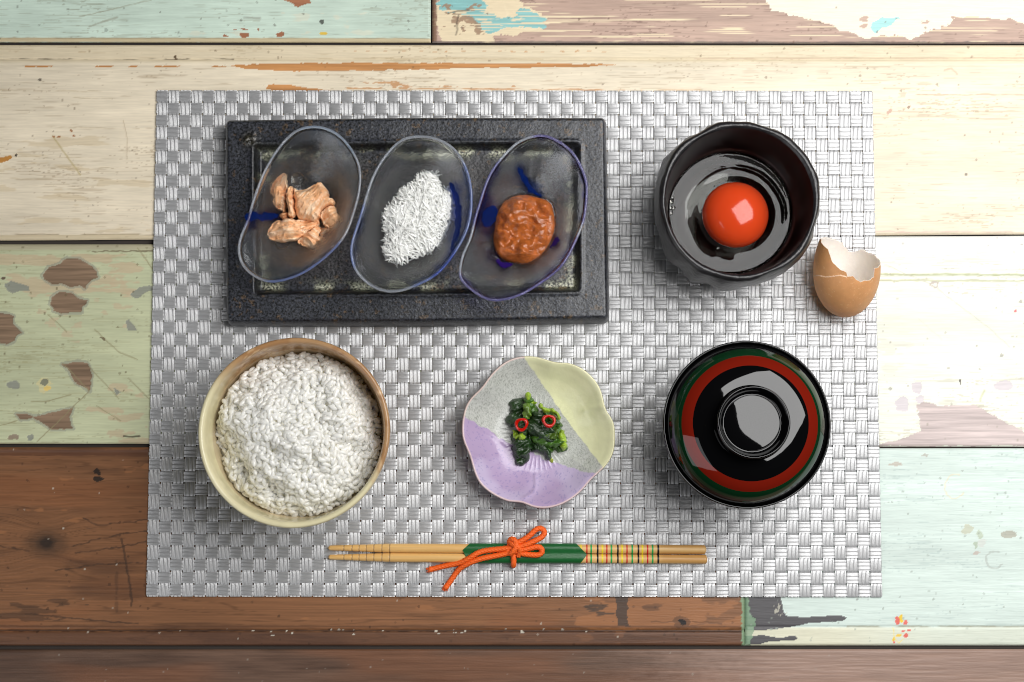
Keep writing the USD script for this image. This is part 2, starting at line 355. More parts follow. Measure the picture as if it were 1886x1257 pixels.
def paint_mauve(s):
    s.grain((130, 104, 92), .5)
    s.tone(.08, (80, 20), 2); s.c *= (1 + .22 * (s.streak - .5))[:, None]
    cr, aq = (232, 214, 180), (140, 192, 190)
    s.patch(z2([(470, 60), (520, -20), (900, -20), (980, 40), (1080, 100), (1060, 160), (900, 190), (830, 180), (780, 228), (500, 228)]), cr, .7, .0001)
    s.patch(z2([(490, 60), (520, -20), (720, -20), (760, 40), (800, 100), (900, 90), (940, 40), (1080, 105), (1060, 150), (900, 150), (780, 175), (700, 150), (650, 90), (560, 82)]), aq, .9, .0, grain=.2)
    s.patch(z2([(750, 15), (840, 15), (880, 70), (830, 105), (790, 80)]), cr, .6)
    s.smear((800, 5, 900, 70), (160, 130, 105), .56, (14, 9), .9); s.smear((830, 10, 980, 60), cr, .60, (30, 6), .9, 11)
    n = fb(s.u, s.v, sc=(150, 2.6), o=2, seed=77); fall = ss(s.u, 930, 990) * (1 - ss(s.u, 1000, 1110)); s.c = blend(s.c, lin(cr), ss(n + .17 * fall - .17, .52, .56))
    s.patch(z3([(330, -30), (380, 60), (500, 75), (600, 100), (680, 130), (760, 160), (850, 190), (1000, 180), (1100, 190), (1200, 150), (1300, 120), (1300, 90), (1450, 85), (1600, 100), (1700, 140), (2000, 130), (2000, -30)]), (240, 230, 208), .9, -.00005)
    for e in (((850, 95), (9, 6)), ((1160, 113), (8, 2.5)), ((850, 130), (7, 4))): s.patch([z3([e[0]])[0], e[1]], (196, 168, 150), .6)
    s.patch(z3([(875, 140), (920, 95), (1040, 85), (1000, 125), (900, 165)]), (165, 215, 212), .6); s.smear((1555, 55, 1590, 78), (190, 215, 205), .5, (12, 8), .7)
    s.line([(797, 0), (797, 80)], 14, (120, 88, 66), .8, 3); s.line([(790, 79), (2100, 80)], 5, (110, 104, 104), .75, 2)
    s.line(z2([(545, 75), (600, 60), (660, 58)]), 2, (60, 50, 45), .7); s.line(z2([(600, 80), (590, 190)]), 3, (90, 80, 66), .6, 3)
    s.specks(100, (110, 84, 70), (.8, 1.6), .7)
def paint_cream(s):
    s.grain((160, 134, 100), .34)
    s.tone(.07, (50, 22), 2); s.smear((-100, 250, 290, 430), (214, 194, 158), .6, (70, 14), .5)
    s.c = blend(s.c, lin(214, 196, 158), (1 - ss(s.v, 112, 120)) * .45)
    og = (200, 142, 88)
    s.patch([(425, 120), (520, 117), (660, 116), (1000, 117), (1135, 119), (1080, 124), (900, 125), (800, 128), (650, 130), (520, 131), (455, 128)], og, .35, .0001, fray=14, grain=.3)
    for x, w in ((70, 30), (190, 20), (245, 8), (305, 28), (405, 14)): s.patch([(x, 122.5), (w, 1.6)], og, .25)
    s.patch(z1([(1330, 450), (1380, 422), (1500, 430), (1640, 455), (1660, 470), (1400, 470)]), og, .3, .0001, fray=30, grain=.4)
    s.line([(640, 163), (1150, 166)], 2.2, og, .9, 2, .48); s.line([(1180, 166), (1290, 166)], 2, (214, 180, 140), .7, 1, .4); s.line([(1690, 175), (2100, 174)], 1.6, (190, 160, 130), .8)
    s.smear((640, 150, 1000, 168), og, .62, (22, 8), .8, 12)
    for k in range(17): s.patch([(655 + 29 * k + 6 * math.sin(k * 5), 95), (4, 1.2)], (205, 160, 115), .4, strength=.8)
    s.line([(-150, 109), (430, 109)], 1.8, (92, 80, 62), .8, 2, .42); s.line([(430, 108), (1000, 109)], 1.5, (180, 160, 125), .5, 1, .5); s.line([(1280, 108), (2000, 107)], 1.4, (200, 170, 150), .5, 1, .45)
    s.patch([z1([(887, 290)])[0], (4, 5)], (110, 92, 70), .4)
    s.smear((-100, 88, 260, 100), (178, 150, 110), .63, (30, 6), .6, 13)
    s.patch(z1([(-40, 800), (50, 785), (60, 795), (0, 825), (-40, 840)]), (196, 138, 70), .5); s.patch([z1([(80, 782)])[0], (3, 3)], (70, 60, 50), .3)
    s.line(z1([(265, 685), (330, 780), (405, 880)]), 2.6, (196, 178, 130), .8); s.line(z1([(620, 605), (640, 700), (638, 800)]), 1.3, (190, 168, 135), .6)
    for a in ((300, 690), (372, 685), (362, 660), (275, 688)): s.patch([z1([a])[0], (3, 1.8)], (170, 120, 80), .3)
    for y in (455, 490, 640, 790, 840, 900): s.line(z1([(0, y), (700, y + 8)]), 1.2, (190, 170, 135), .6, 2, .55)
    s.line([(-150, 433), (290, 431)], 1.6, (140, 118, 85), .7, 1, .35); s.c = blend(s.c, lin(206, 188, 150), (s.v > 433) * .6)
    s.line([(1610, 427), (2050, 427)], 2, (212, 180, 168), .8, 2, .35)
    s.patch([z3([(980, 562)])[0], (5, 4)], (205, 170, 150), .5); s.patch([z3([(1070, 542)])[0], (3, 3)], (165, 140, 120), .4); s.line(z3([(1255, 355), (1290, 345), (1320, 375)]), 3, (200, 180, 150), .7, 3); s.line(z3([(900, 690), (1090, 677)]), 1.6, (212, 192, 160), .8)
    s.patch([z3([(1050, 475)])[0], (7, 5)], (222, 205, 180), .4); s.line(z3([(1400, 575), (1650, 595)]), 1.2, (205, 190, 165), .6)
    s.specks(260, (120, 96, 70), (.8, 1.5), .6); s.specks(9, (60, 50, 40), (1.6, 2.2), .9, 1)
def paint_green(s):
    s.grain((156, 148, 108), .3)
    s.tone(.06, (90, 40), 2)
    pk = (202, 182, 150)
    s.smear((0, 465, 270, 560), pk, .50, (60, 16), .75); s.smear((150, 700, 290, 820), pk, .57, (30, 14), .7, 10); s.smear((60, 500, 260, 640), pk, .62, (24, 12), .6, 14)
    s.c = blend(s.c, lin(176, 166, 140), (1 - ss(s.v, 458, 463)) * .8); s.line([(170, 464), (300, 462)], 2.2, (110, 92, 70), .8, 3, .35)
    br, gy = (140, 116, 94), (150, 152, 138)
    for poly in ([(228, 230), (260, 185), (320, 165), (360, 135), (430, 140), (490, 175), (520, 205), (525, 240), (485, 255), (455, 300), (430, 280), (380, 290), (330, 270), (280, 275), (240, 250)],
                 [(275, 345), (320, 315), (390, 320), (415, 350), (468, 360), (460, 385), (440, 395), (435, 425), (330, 430), (290, 415), (270, 380)],
                 [(-90, 440), (30, 430), (70, 445), (75, 490), (120, 535), (90, 550), (80, 580), (40, 595), (-90, 580)],
                 [(335, 705), (420, 690), (470, 700), (495, 750), (485, 850), (400, 800), (375, 745)],
                 [(90, 975), (130, 970), (190, 990), (280, 965), (395, 940), (370, 990), (395, 1050), (280, 1055), (180, 995), (110, 1005)]):
        s.patch(z4(poly), br, .22, .00025, grain=.5, rimc=(150, 150, 136))
    s.patch(z4([(25, 270), (60, 258), (110, 270), (155, 285), (160, 305), (110, 310), (70, 322), (30, 305)]), gy, .25, .0002)
    s.patch(z4([(700, 330), (750, 285), (810, 282), (840, 300), (760, 330), (735, 355)]), gy, .25, .0002); s.patch(z4([(678, 470), (697, 465), (738, 522), (688, 525)]), gy, .2, .0002)
    s.patch([z4([(75, 818)])[0], (11, 8)], gy, .4, .0002); s.patch([z4([(75, 1100)])[0], (11, 5)], (155, 140, 120), .4, .0002); s.patch([z4([(168, 1097)])[0], (5, 5)], gy, .4, .0002)
    s.patch([z4([(240, 815)])[0], (14, 15)], (212, 205, 158), .5); s.patch([z4([(242, 800)])[0], (8, 7)], (140, 140, 118), .4); s.patch([z4([(255, 835)])[0], (8, 5)], (230, 200, 120), .4)
    s.patch(z4([(535, 555), (565, 560), (560, 580)]), (110, 95, 75), .2); s.patch(z4([(610, 830), (655, 855), (630, 875), (612, 850)]), gy, .3)
    s.patch([z4([(15, 242)])[0], (5, 3)], (110, 95, 80), .4)
    s.line(z4([(665, 1093), (700, 1097), (750, 1092)]), 2.6, (60, 52, 40), .9)
    for a in ([(200, 1120), (280, 1045), (480, 850), (340, 700)], [(480, 720), (640, 890)], [(260, 440), (360, 530)], [(510, 520), (640, 640), (740, 680)], [(690, 780), (800, 890)], [(520, 930), (650, 1010)], [(740, 80), (820, 190)], [(170, 905), (260, 905), (380, 870)], [(0, 1035), (90, 1010)]):
        s.line(z4(a), 1.5, (150, 140, 105), .8)
    s.line([(-150, 817), (300, 817)], 3, (150, 140, 110), .6, 2, .4)
    s.specks(220, (110, 98, 70), (.8, 1.6), .7)
def paint_pale(s):
    s.grain((190, 182, 164), .5)
    s.tone(.03, (60, 20), 2)
    s.c = blend(s.c, lin(226, 226, 224), (1 - ss(s.v, 452, 500)) * .8)
    for y, c in ((506, (186, 190, 150)), (517, (190, 190, 158))): s.line([(1400, y - 1), (2050, y + 1)], 3, c, .95, 2)
    mv = (200, 184, 180)
    s.patch(z8([(245, 738), (330, 715), (390, 690), (375, 600), (395, 592), (440, 605), (580, 605), (680, 665), (760, 700), (1200, 710), (1200, 742), (240, 742)]), mv, .5, .0001, grain=.35)
    for c, r in (((325, 600), (13, 14)), ((375, 545), (10, 11)), ((668, 538), (18, 9)), ((385, 583), (9, 8))): s.patch([z8([c])[0], r], (212, 204, 206), .4, .0001)
    s.patch(z8([(518, 516), (527, 516), (524, 535)]), (70, 58, 48), .1); s.patch([z8([(712, 283)])[0], (3, 3)], (225, 120, 120), .2)
    s.patch([z8([(437, 194)])[0], (9, 8)], (190, 180, 168), .5); s.patch([z8([(437, 194)])[0], (6, 5)], (228, 224, 214), .5); s.line(z8([(590, 585), (605, 555)]), 4, (205, 206, 170), .8, 3)
    s.line(z8([(265, 125), (420, 190), (620, 340), (690, 405)]), 1.3, (196, 192, 176), .8); s.line(z8([(380, 310), (460, 380)]), 1.2, (210, 206, 190), .6)
    s.smear((1600, 560, 1700, 700), (216, 214, 200), .62, (40, 12), .6); s.specks(160, (160, 150, 135), (.8, 1.5), .7); s.specks(8, (110, 100, 92), (1.5, 2.2), .8, 1)
def wood(s, rings=.35, dark=.5):
    """bare brown boards: grain lines that bend round the knots"""
    v = s.v.copy()
    for (ku, kv, ru, rv) in s.knots:
        e = ((s.u - ku) / ru) ** 2 + ((s.v - kv) / rv) ** 2; v += (s.v - kv) * 1.1 * np.exp(-e / 3)
    n = fb(s.u, v, sc=(520, 26), o=3, seed=s.seed + 20)
    g = np.abs(((n * 7 + v / 42) % 1) - .5) * 2
    fine = fb(s.u, v, sc=(120, 1.9), o=3, seed=s.seed + 21)
    s.c *= (1 - rings * ss(g, .82, .98) * .8)[:, None] * (1 + .55 * (fine - .5))[:, None]
    t = fb(s.u, s.v, sc=(200, 34), o=4, seed=s.seed + 22); s.c = blend(s.c, lin(64, 44, 34), ss(t, .52, .78) * dark)
    s.c = blend(s.c, lin(140, 86, 52), ss(fb(s.u, s.v, sc=(240, 50), o=2, seed=s.seed + 24), .55, .8) * .35)
    s.h -= .00008 * ss(fine, .6, .8)
    for (ku, kv, ru, rv) in s.knots:
        e = np.sqrt(((s.u - ku + s.wu * .3) / ru) ** 2 + ((s.v - kv + s.wv * .3) / rv) ** 2)
        s.c = blend(s.c, lin(58, 46, 36), (1 - ss(e, .4, 1.6)) * .75 * (.7 + .5 * fb(e * 5, e * 0, sc=1, o=2, seed=3))); s.c = blend(s.c, lin(36, 30, 26), (1 - ss(e, .25, .6)) * .7)
def paint_brown(s):
    s.knots = [(85, 1000, 34, 24), (1256, 1146, 11, 8)]
    wood(s)
    s.smear((1080, 1100, 1366, 1158), (160, 108, 70), .36, (60, 20), .75, 15)
    dk = (58, 44, 36)
    s.patch([z5([(493, 190)])[0], (6, 6)], (50, 38, 30), .5); s.patch([z5([(493, 226)])[0], (9, 5)], (54, 42, 34), .5)
    s.line(z5([(615, 530), (640, 660), (660, 790), (668, 870)]), 4, dk, .65, 4); s.line(z5([(590, 700), (590, 900)]), 5, dk, .35, 4, .4)
    for a in ([(370, 570), (520, 525), (740, 490)], [(420, 430), (500, 460), (740, 435)], [(380, 600), (560, 580), (740, 545)], [(280, 690), (500, 660), (720, 650)], [(0, 570), (150, 590)], [(130, 910), (400, 935), (700, 960)]): s.line(z5(a), 2, dk, .7, 4)
    s.smear((0, 1100, 140, 1150), (70, 52, 40), .5, (60, 14), .6, 16)
    s.line([(-150, 1154), (1368, 1155)], 4, (88, 58, 40), .6, 1); s.line([(-150, 1162), (1368, 1163)], 3, (40, 28, 24), .85, 1)
    s.c = blend(s.c, lin(84, 60, 50), (s.v > 1164) * .6); s.line([(-150, 834), (400, 834)], 12, (88, 58, 46), .6, 2)
    s.patch(z7([(112, 90), (168, 90), (165, 235), (178, 245), (120, 242)]), (60, 54, 50), .3, strength=.85); s.smear((1086, 1100, 1120, 1150), (66, 56, 48), .45, (40, 5), .8, 17)
    s.patch([(1256, 1146), (16, 11)], (96, 66, 46), .4, strength=.7); s.patch([(1257, 1146), (6, 5)], (30, 24, 22), .3)
    s.line([(1200, 1146), (1240, 1147)], 2, (96, 66, 46), .6, 3); s.line([(1275, 1145), (1330, 1149)], 2, (96, 66, 46), .6, 3)
    s.patch(z7([(655, 60), (720, 60), (700, 330), (662, 330)]), (128, 158, 126), .35, strength=.85)
    s.specks(60, (205, 196, 180), (.8, 1.4), .7); s.specks(220, (54, 38, 28), (.8, 1.8), .6, 1)
    rg = np.random.default_rng(5)
    for k in range(26): s.patch([(rg.uniform(320, 1080), rg.normal(1163, 3)), (rg.uniform(1.2, 3), 1.2)], (196, 190, 176), .2)
def paint_blue(s):
    s.grain((166, 184, 180), .34)
    s.tone(.04, (120, 20), 2)
    s.c = blend(s.c, lin(220, 214, 186), ss(s.v, 1154, 1158) * .8 * (1 - .5 * ss(s.u, 1500, 1750)))
    s.line([(1560, 1154), (2050, 1155)], 1.8, (150, 140, 110), .8, 1, .42)
    gp = (84, 82, 84)
    s.patch(z7([(600, 60), (820, 60), (830, 125), (850, 200), (930, 205), (1090, 195), (1115, 208), (1100, 222), (950, 232), (860, 250), (760, 262), (600, 262)]), gp, .18, -.0001, grain=.15)
    s.patch(z7([(600, 285), (760, 285), (820, 295), (890, 285), (905, 298), (880, 308), (780, 310), (740, 325), (600, 322)]), gp, .18, -.0001); s.patch(z7([(600, 60), (690, 60), (695, 180), (720, 240), (700, 330), (600, 330)]), (130, 160, 130), .5, strength=.8)
    s.smear((1425, 1095, 1450, 1135), (190, 186, 170), .5, (6, 9), .8, 18)
    for e, r, c in (((1335, 220), (5, 8), (222, 104, 92)), ((1352, 212), (4, 8), (236, 200, 60)), ((1372, 228), (4, 6), (226, 112, 100)), ((1360, 265), (4, 3), (226, 112, 100)), ((1372, 285), (5, 4), (222, 104, 92)), ((1388, 262), (4, 2), (222, 104, 92)), ((1322, 300), (3.5, 5), (236, 196, 60)), ((1342, 282), (4, 2.5), (236, 200, 90)), ((1325, 312), (2, 3), (222, 104, 92))):
        s.patch([z7([e])[0], r], c, .35)
    s.line(z7([(1318, 250), (1322, 290), (1345, 318), (1360, 300)]), 1.4, (236, 214, 120), .9, 3)
    for c, r, k in (((545, 1028), (9, 10), (196, 200, 180)), ((585, 1040), (7, 8), (188, 200, 180)), ((690, 1045), (14, 6), (176, 176, 162)), ((572, 1078), (5, 7), (176, 190, 170)), ((580, 1107), (6, 4), (190, 180, 170)), ((595, 1070), (9, 8), (206, 212, 204)), ((300, 805), (12, 3), (190, 184, 172)), ((405, 777), (7, 3), (180, 180, 170))):
        s.patch([z8([c])[0], r], k, .5)
    a = np.linspace(.6, 5.2, 16); s.line(z8(np.stack([640 + 30 * np.cos(a), 1130 + 30 * np.sin(a)], 1)), 3, (178, 186, 178), .8, 4); s.line(z8(np.stack([505 + 36 * np.cos(a), 880 + 40 * np.sin(a)], 1)), 2, (222, 214, 184), .8, 4)
    s.specks(150, (150, 160, 150), (.8, 1.5), .7); s.specks(8, (90, 90, 84), (1.5, 2), .8, 1)
def paint_dark(s):
    s.knots = []
    wood(s, .12, .45)
    s.c = blend(s.c, lin(168, 140, 126), ss(s.u + s.wu * 4, 1080, 1480) * .72); s.c *= (1 + .35 * (s.streak - .5))[:, None]
    s.h -= .00012 * ss(s.streak, .5, .7) * ss(s.u, 1150, 1400)
    s.specks(90, (160, 150, 138), (.8, 1.3), .5)

plank(U0, 793.5, (-210, -210), (77.5, 78.5), (202, 220, 205), paint_mint, lambda v: groove(v, 70, 2, .0004), 1, 'pale mint plank with fine scratches')
plank(796, U1, (-210, -210), (78, 80.2), (184, 156, 140), paint_mauve, None, 2, 'mauve plank with flaked cream and aqua paint')
plank(U0, U1, (82.5, 83), (443, 432), (234, 221, 196), paint_cream, lambda v: groove(v, 109, 2, .0008) + groove(v, 120, 2.5, .0004) + groove(v, 432, 2, .0005), 3, 'wide cream plank with orange wood showing along its groove')
plank(U0, 946, (450, 449), (818, 818), (198, 202, 166), paint_green, lambda v: groove(v, 461, 2, .0004), 4, 'pale green plank with peeled brown patches')
plank(947.5, U1, (444, 434.3), (822, 823), (230, 232, 216), paint_pale, lambda v: groove(v, 511, 3, .0006), 5, 'whitish plank with a peeled mauve patch')
plank(U0, 1372, (824, 824), (1189.5, 1189.5), (134, 92, 62), paint_brown, lambda v: groove(v, 1162, 2.5, .0012) + groove(v, 834, 3, .0004), 6, 'bare brown plank with knots')
plank(1372.4, U1, (826, 826), (1189.5, 1189.5), (208, 222, 214), paint_blue, lambda v: groove(v, 1155, 2, .0006), 7, 'pale blue plank with grey paint drips')
plank(U0, U1, (1197, 1196), (1450, 1450), (104, 80, 66), paint_dark, None, 8, 'dark brown plank turning mauve at its end')
b = trimesh.creation.box((.78, .6, .012)); b.apply_translation((0, 0, -.0088)); obj('under_board', b, 'dark_gap', table, smooth=False)

# ------------------------------------------------------------------ the woven place mat
MW, MH, NV, NH = .43, .3012, 62, 41
PV, PH, AMP, ZM, TH = MW / NV, MH / NH, .00031, .00100, .0019
mat_ = thing('place_mat', 'silver grey woven place mat of flat ribbed strands on the planks', 'place mat')
def strand(along_x, k):
    rg = np.random.default_rng(1000 + k + 500 * along_x)
    n, pitch, width, L = (NV, PV, .0063, MW) if along_x else (NH, PH, .0063, MH)
    side = (MH / 2 - PH * (k + .5)) if along_x else (-MW / 2 + PV * (k + .5))
    fr_ = np.array([0, .13, .5, .87]); cell = np.r_[(np.arange(n)[:, None] + fr_).ravel(), n] - .5; s = (cell + .5) * pitch - L / 2
    sign = 1 if (k % 2 == 0) == along_x else -1
    q = np.cos(PI * cell); lv = np.abs(cell - np.round(cell)); zc = ZM + sign * AMP * np.sign(np.round(q, 6)) * np.where(lv < .01, 1.0, np.where(lv < .45, .90, 0.0))
    wob = .00016 * (fb(s * 30, s * 0 + k * 3.3, sc=1, o=2, seed=7 + along_x) - .5) * 2
    nt, r = 8, width / 16
    a = np.array([0, 60, 120, 180.]) * PI / 180
    y, zz, ny, nz = [], [], [], []
    for i in range(nt):
        h = 1 + rg.uniform(-.12, .12)
        for t in a[::-1]:
            y.append(-width / 2 + r * (2 * i + 1) + r * math.cos(t)); zz.append(r * math.sin(t) * h); ny.append(math.cos(t) * .85); nz.append(math.sin(t) + .30)
    y += [width / 2, -width / 2]; zz += [-.00022, -.00022]; ny += [0, 0]; nz += [-1, -1]
    y, zz, ny, nz = map(np.array, (y, zz, ny, nz)); m = len(y)
    dz = np.where(lv < .01, 0.0, np.where(lv < .45, .07, .28)) * np.sign(np.gradient(zc, s))
    S, Y = np.meshgrid(s, y, indexing='ij'); Z = zc[:, None] + zz[None]; Y = Y + side + wob[:, None]
    N = np.stack([-dz[:, None] * nz[None], np.broadcast_to(ny, S.shape), np.broadcast_to(nz, S.shape)], -1); N /= np.linalg.norm(N, axis=-1, keepdims=True)
    v = np.stack([S, Y, Z], -1)
    if not along_x: v = v[..., [1, 0, 2]]; N = N[..., [1, 0, 2]]
    keep = [j for j in range(m) if not (j % 4 == 3 and j < nt * 4 - 1)]
    i, j = np.meshgrid(np.arange(len(s) - 1), keep, indexing='ij'); jj = (j + 1) % m
    f = np.stack([i * m + j, (i + 1) * m + j, (i + 1) * m + jj, i * m + jj], -1).reshape(-1, 4)
    f = tri(f) if along_x else tri(f)[:, ::-1]
    obj('strand', (v.reshape(-1, 3), f), 'silver_strand', mat_, normals=N.reshape(-1, 3))
for k in range(NV): strand(False, k)
for k in range(NH): strand(True, k)

ZT = .0018                                   # top of the mat's strands
za = lambda pts: zoomed(pts, (400, 200), 2.9925)
zb = lambda pts: zoomed(pts, (750, 200), 2.9925)
zc = lambda pts: zoomed(pts, (1180, 200), 2.9936)
zp = lambda pts: zoomed(pts, (820, 630), 3.809)
zl = lambda pts: zoomed(pts, (580, 950), 4.963)
zr = lambda pts: zoomed(pts, (940, 950), 4.963)

# ------------------------------------------------------------------ black serving tray
def round_poly(pts, r): return np.asarray(Polygon(pts).buffer(-r).buffer(r, 8).exterior.coords)[:-1]
TRZ, TRF = .0175, .0125                      # rim and floor of the tray
o = P(768, 405, 0) * [1, 1, 0] + [0, 0, ZT]
tray = thing('serving_tray', 'long rectangular black stoneware tray with speckled iron glaze and sunken middle', 'tray', o)
outer = round_poly(Q([(411, 216.5), (765, 211.5), (1119, 212), (1122, 400), (1125, 592), (770, 598), (413, 598), (411, 400)], TRZ), .004)
inner = Polygon(Q([(469, 268), (770, 266), (1066, 264.5), (1067, 400), (1067, 536), (770, 540), (470, 541), (468.5, 400)], TRZ)).buffer(-.002).buffer(.002)
ib = inner.exterior
def tray_relief(x, y, q):
    p = shapely.points(x, y); d = shapely.distance(p, ib) * np.where(shapely.contains_xy(inner, x, y), 1, -1)
    z = -(TRZ - TRF) * ss(d, -.0006, .0030) + .0006 * np.exp(-((d + .0014) / .0011) ** 2)
    z += (fb(x, y, sc=.020, o=2, seed=4) - .5) * .0007 + (fb(x, y, sc=.0016, o=3, seed=5) - .5) * .00022
    l = P(459, 258, TRZ); e = np.hypot(x - l[0], y - l[1]) / .0042
    return z + np.exp(-e * e) * (.0010 + .003 * (fb(x, y, sc=.0016, o=2, seed=8) - .35)) - .0004 * (1 - np.clip(q / .9, 0, 1))
v, f = pillow(outer, .0040, TRZ - .0040, .00075, .5, .0032, tray_relief)
d = shapely.distance(shapely.points(v[:, :2]), ib) * np.where(shapely.contains_xy(inner, v[:, 0], v[:, 1]), 1, -1)
c = np.tile(lin(44, 46, 52), (len(v), 1))
n1 = fb(v[:, 0], v[:, 1], sc=(.010, .006), o=4, seed=11)
ol = ss(n1, .42, .66) * np.exp(-((d - .0045) / .0032) ** 2)
c = blend(c, lin(132, 134, 108), ol * .75); c = blend(c, lin(168, 168, 150), np.exp(-((d - .0042) / .0011) ** 2) * ss(n1, .5, .62) * .8)
c = blend(c, lin(14, 13, 12), np.exp(-((d - .0004) / .0012) ** 2) * .8)
l = P(459, 258, TRZ); c = blend(c, lin(46, 42, 26), np.exp(-(np.hypot(v[:, 0] - l[0], v[:, 1] - l[1]) / .0045) ** 2) * .9)
c = blend(c, lin(62, 54, 46), ss(d, 0, .02) * .45); c = blend(c, lin(86, 66, 40), (fb(v[:, 0], v[:, 1], sc=.003, o=3, seed=13) > .71) * .6)
obj('tray_body', (v, f), 'iron_glaze', tray, color=c, origin=o)
ft = pillow(np.asarray(Polygon(outer).buffer(-.012).exterior.coords)[:-1], ZT, .003, .006, .5, .0005); obj('foot', ft, 'black_stoneware', tray, smooth=False, origin=o)

# ------------------------------------------------------------------ three glass dishes
DB, DR = TRF + .0035, TRF + .028
def dish(pts, label, tints, feet, streaks=()):
    out = spline(Q(pts, DR), 160); cen = out.mean(0)
    o = np.array([*cen, TRF]); t = thing('glass_dish', label, 'glass dish', o)
    def z_in(q): return DB + .0032 + (DR - DB - .0042) * ss(q, .30, 1.12) ** 1.15 / ss(1.0, .30, 1.12) ** 1.15
    rings, zs = [], []
    for q in np.linspace(0.0, .975, 42): rings.append(q); zs.append(z_in(q))
    rings += [.985, .996, 1.0, .995]; zs += [DR - .0004, DR - .0011, DR - .0021, DR - .0031]
    for q in np.linspace(.985, 0, 40): rings.append(q); zs.append(z_in(q) - .0032 - .0006 * ss(q, .8, 1))
    rings, zs = np.array(rings), np.array(zs)
    v = np.concatenate([cen + (out - cen)[None] * rings[:, None, None], np.broadcast_to(zs[:, None, None], (len(zs), 160, 1))], -1)
    wob = (fb(v[..., 0], v[..., 1], sc=.016, o=3, seed=21) - .5) * .0016 * ss(np.broadcast_to(rings[:, None], v.shape[:2]), .1, .6)
    v[..., 2] += wob; v = v.reshape(-1, 3)
    c = np.tile([.90, .92, .94], (len(v), 1)); rc_ = np.tile(lin(196, 202, 212), (160, 1))
    for (poly, col, soft) in tints:
        w = Q(poly, DB + .004 if soft < 0 else DR)
        if len(w) == 2:
            L = LineString(w)
        else: L = LineString(w)
        dd = shapely.distance(shapely.points(v[:, :2]), L) + (fb(v[:, 0], v[:, 1], sc=.005, o=2, seed=3) - .5) * .004
        c = blend(c, lin(col), (1 - ss(dd, 0, abs(soft))) * .85)
        if soft > 0: rc_ = blend(rc_, lin(col), (1 - ss(shapely.distance(shapely.points(out), L), 0, .006)) * .6)
    obj('dish_body', (v, grid_faces(len(rings), 160, True)), 'clear_glass', t, color=c, origin=o)
    rp = np.column_stack([cen + (out - cen) * .992, v.reshape(-1, 160, 3)[42, :, 2] + .0004]); rp = np.vstack([rp, rp[:1]])
    rv, rf = tube(rp, .0008, 8, caps=False, squash=1.0)
    obj('rim', (rv, rf), 'glass_rim', t, color=np.repeat(np.vstack([rc_, rc_[:1]]), 8, 0), origin=o)
    oa = np.arctan2(*(out - cen).T[::-1]); od = np.linalg.norm(out - cen, axis=1); oi = np.argsort(oa)
    def on(x, y):
        q_ = np.hypot(x - cen[0], y - cen[1]) / np.interp(np.arctan2(y - cen[1], x - cen[0]), oa[oi], od[oi], period=2 * PI)
        return z_in(np.clip(q_, 0, 1)) + .0007
    for nm_, poly in streaks:
        w_ = spline(Q(poly, DB + .008), 60); w_ = w_ + (np.stack([fb(w_[:, 0], w_[:, 1], sc=.002, o=2, seed=27), fb(w_[:, 0], w_[:, 1], sc=.002, o=2, seed=28)], 1) - .5) * .003; obj(nm_ + '_streak', pillow(w_, 0, .0003, .0007, .5, .001, None, .0004, on), nm_ + '_glass', t, smooth=True, origin=o)
    for (u, w_, r) in feet:
        b = trimesh.creation.icosphere(3, r); b.vertices *= [1, 1, .75]; p = P(u, w_, TRF); b.apply_translation((p[0], p[1], TRF + r * .7))
        obj('foot', b, 'clear_liquid', t, smooth=True, origin=o)
d1 = za([(520, 100), (600, 110), (680, 155), (740, 225), (780, 305), (790, 390), (780, 480), (755, 570), (715, 680), (660, 760), (580, 835), (480, 905), (380, 945), (300, 957), (230, 940), (160, 890), (125, 830), (118, 760), (140, 680), (170, 610), (190, 540), (220, 450), (260, 350), (310, 260), (370, 180), (440, 120)])
d2 = np.array([(765, 251), (800, 254), (835, 273), (858, 308), (868, 348), (868, 390), (858, 430), (835, 470), (805, 505), (770, 525), (735, 537), (700, 535), (668, 515), (650, 487), (647, 455), (655, 425), (668, 385), (680, 345), (695, 310), (720, 275), (742, 257)], float)
d3 = zb([(720, 148), (790, 158), (860, 195), (920, 250), (965, 330), (990, 410), (990, 500), (975, 610), (930, 730), (850, 870), (740, 960), (620, 1030), (500, 1060), (430, 1050), (350, 1000), (295, 940), (290, 880), (310, 800), (345, 720), (370, 620), (400, 520), (440, 400), (490, 310), (550, 240), (620, 180)])
BL, SB, VI = (38, 62, 190), (120, 150, 225), (100, 80, 190)
dish(d1, 'bean shaped glass dish under the pink salmon flakes', [(za([(172, 600), (180, 640)]), (30, 30, 170), .0045), (za([(190, 625), (300, 605), (330, 600)]), (20, 70, 190), -.005), (za([(660, 760), (580, 835), (480, 905), (380, 945), (300, 957)]), SB, .004), (za([(480, 98), (620, 115), (740, 225)]), (190, 210, 235), .003)], [(521, 450, .0042), (549, 331, .0042), (601, 420, .0036)], [('blue', za([(184, 600), (215, 597), (262, 590), (320, 580), (338, 588), (326, 606), (272, 624), (212, 640), (184, 642)]))])
dish(d2, 'bean shaped glass dish under the heap of white shreds', [(d2[3:10], SB, .004), (d2[13:17], SB, .004), (np.array([(838, 350), (846, 400), (838, 450)]), (40, 96, 205), -.006), (d2[7:9], (30, 80, 200), .006)], [], [('blue', [(828, 338), (842, 360), (850, 400), (846, 440), (832, 468), (838, 430), (840, 395), (834, 362)])])
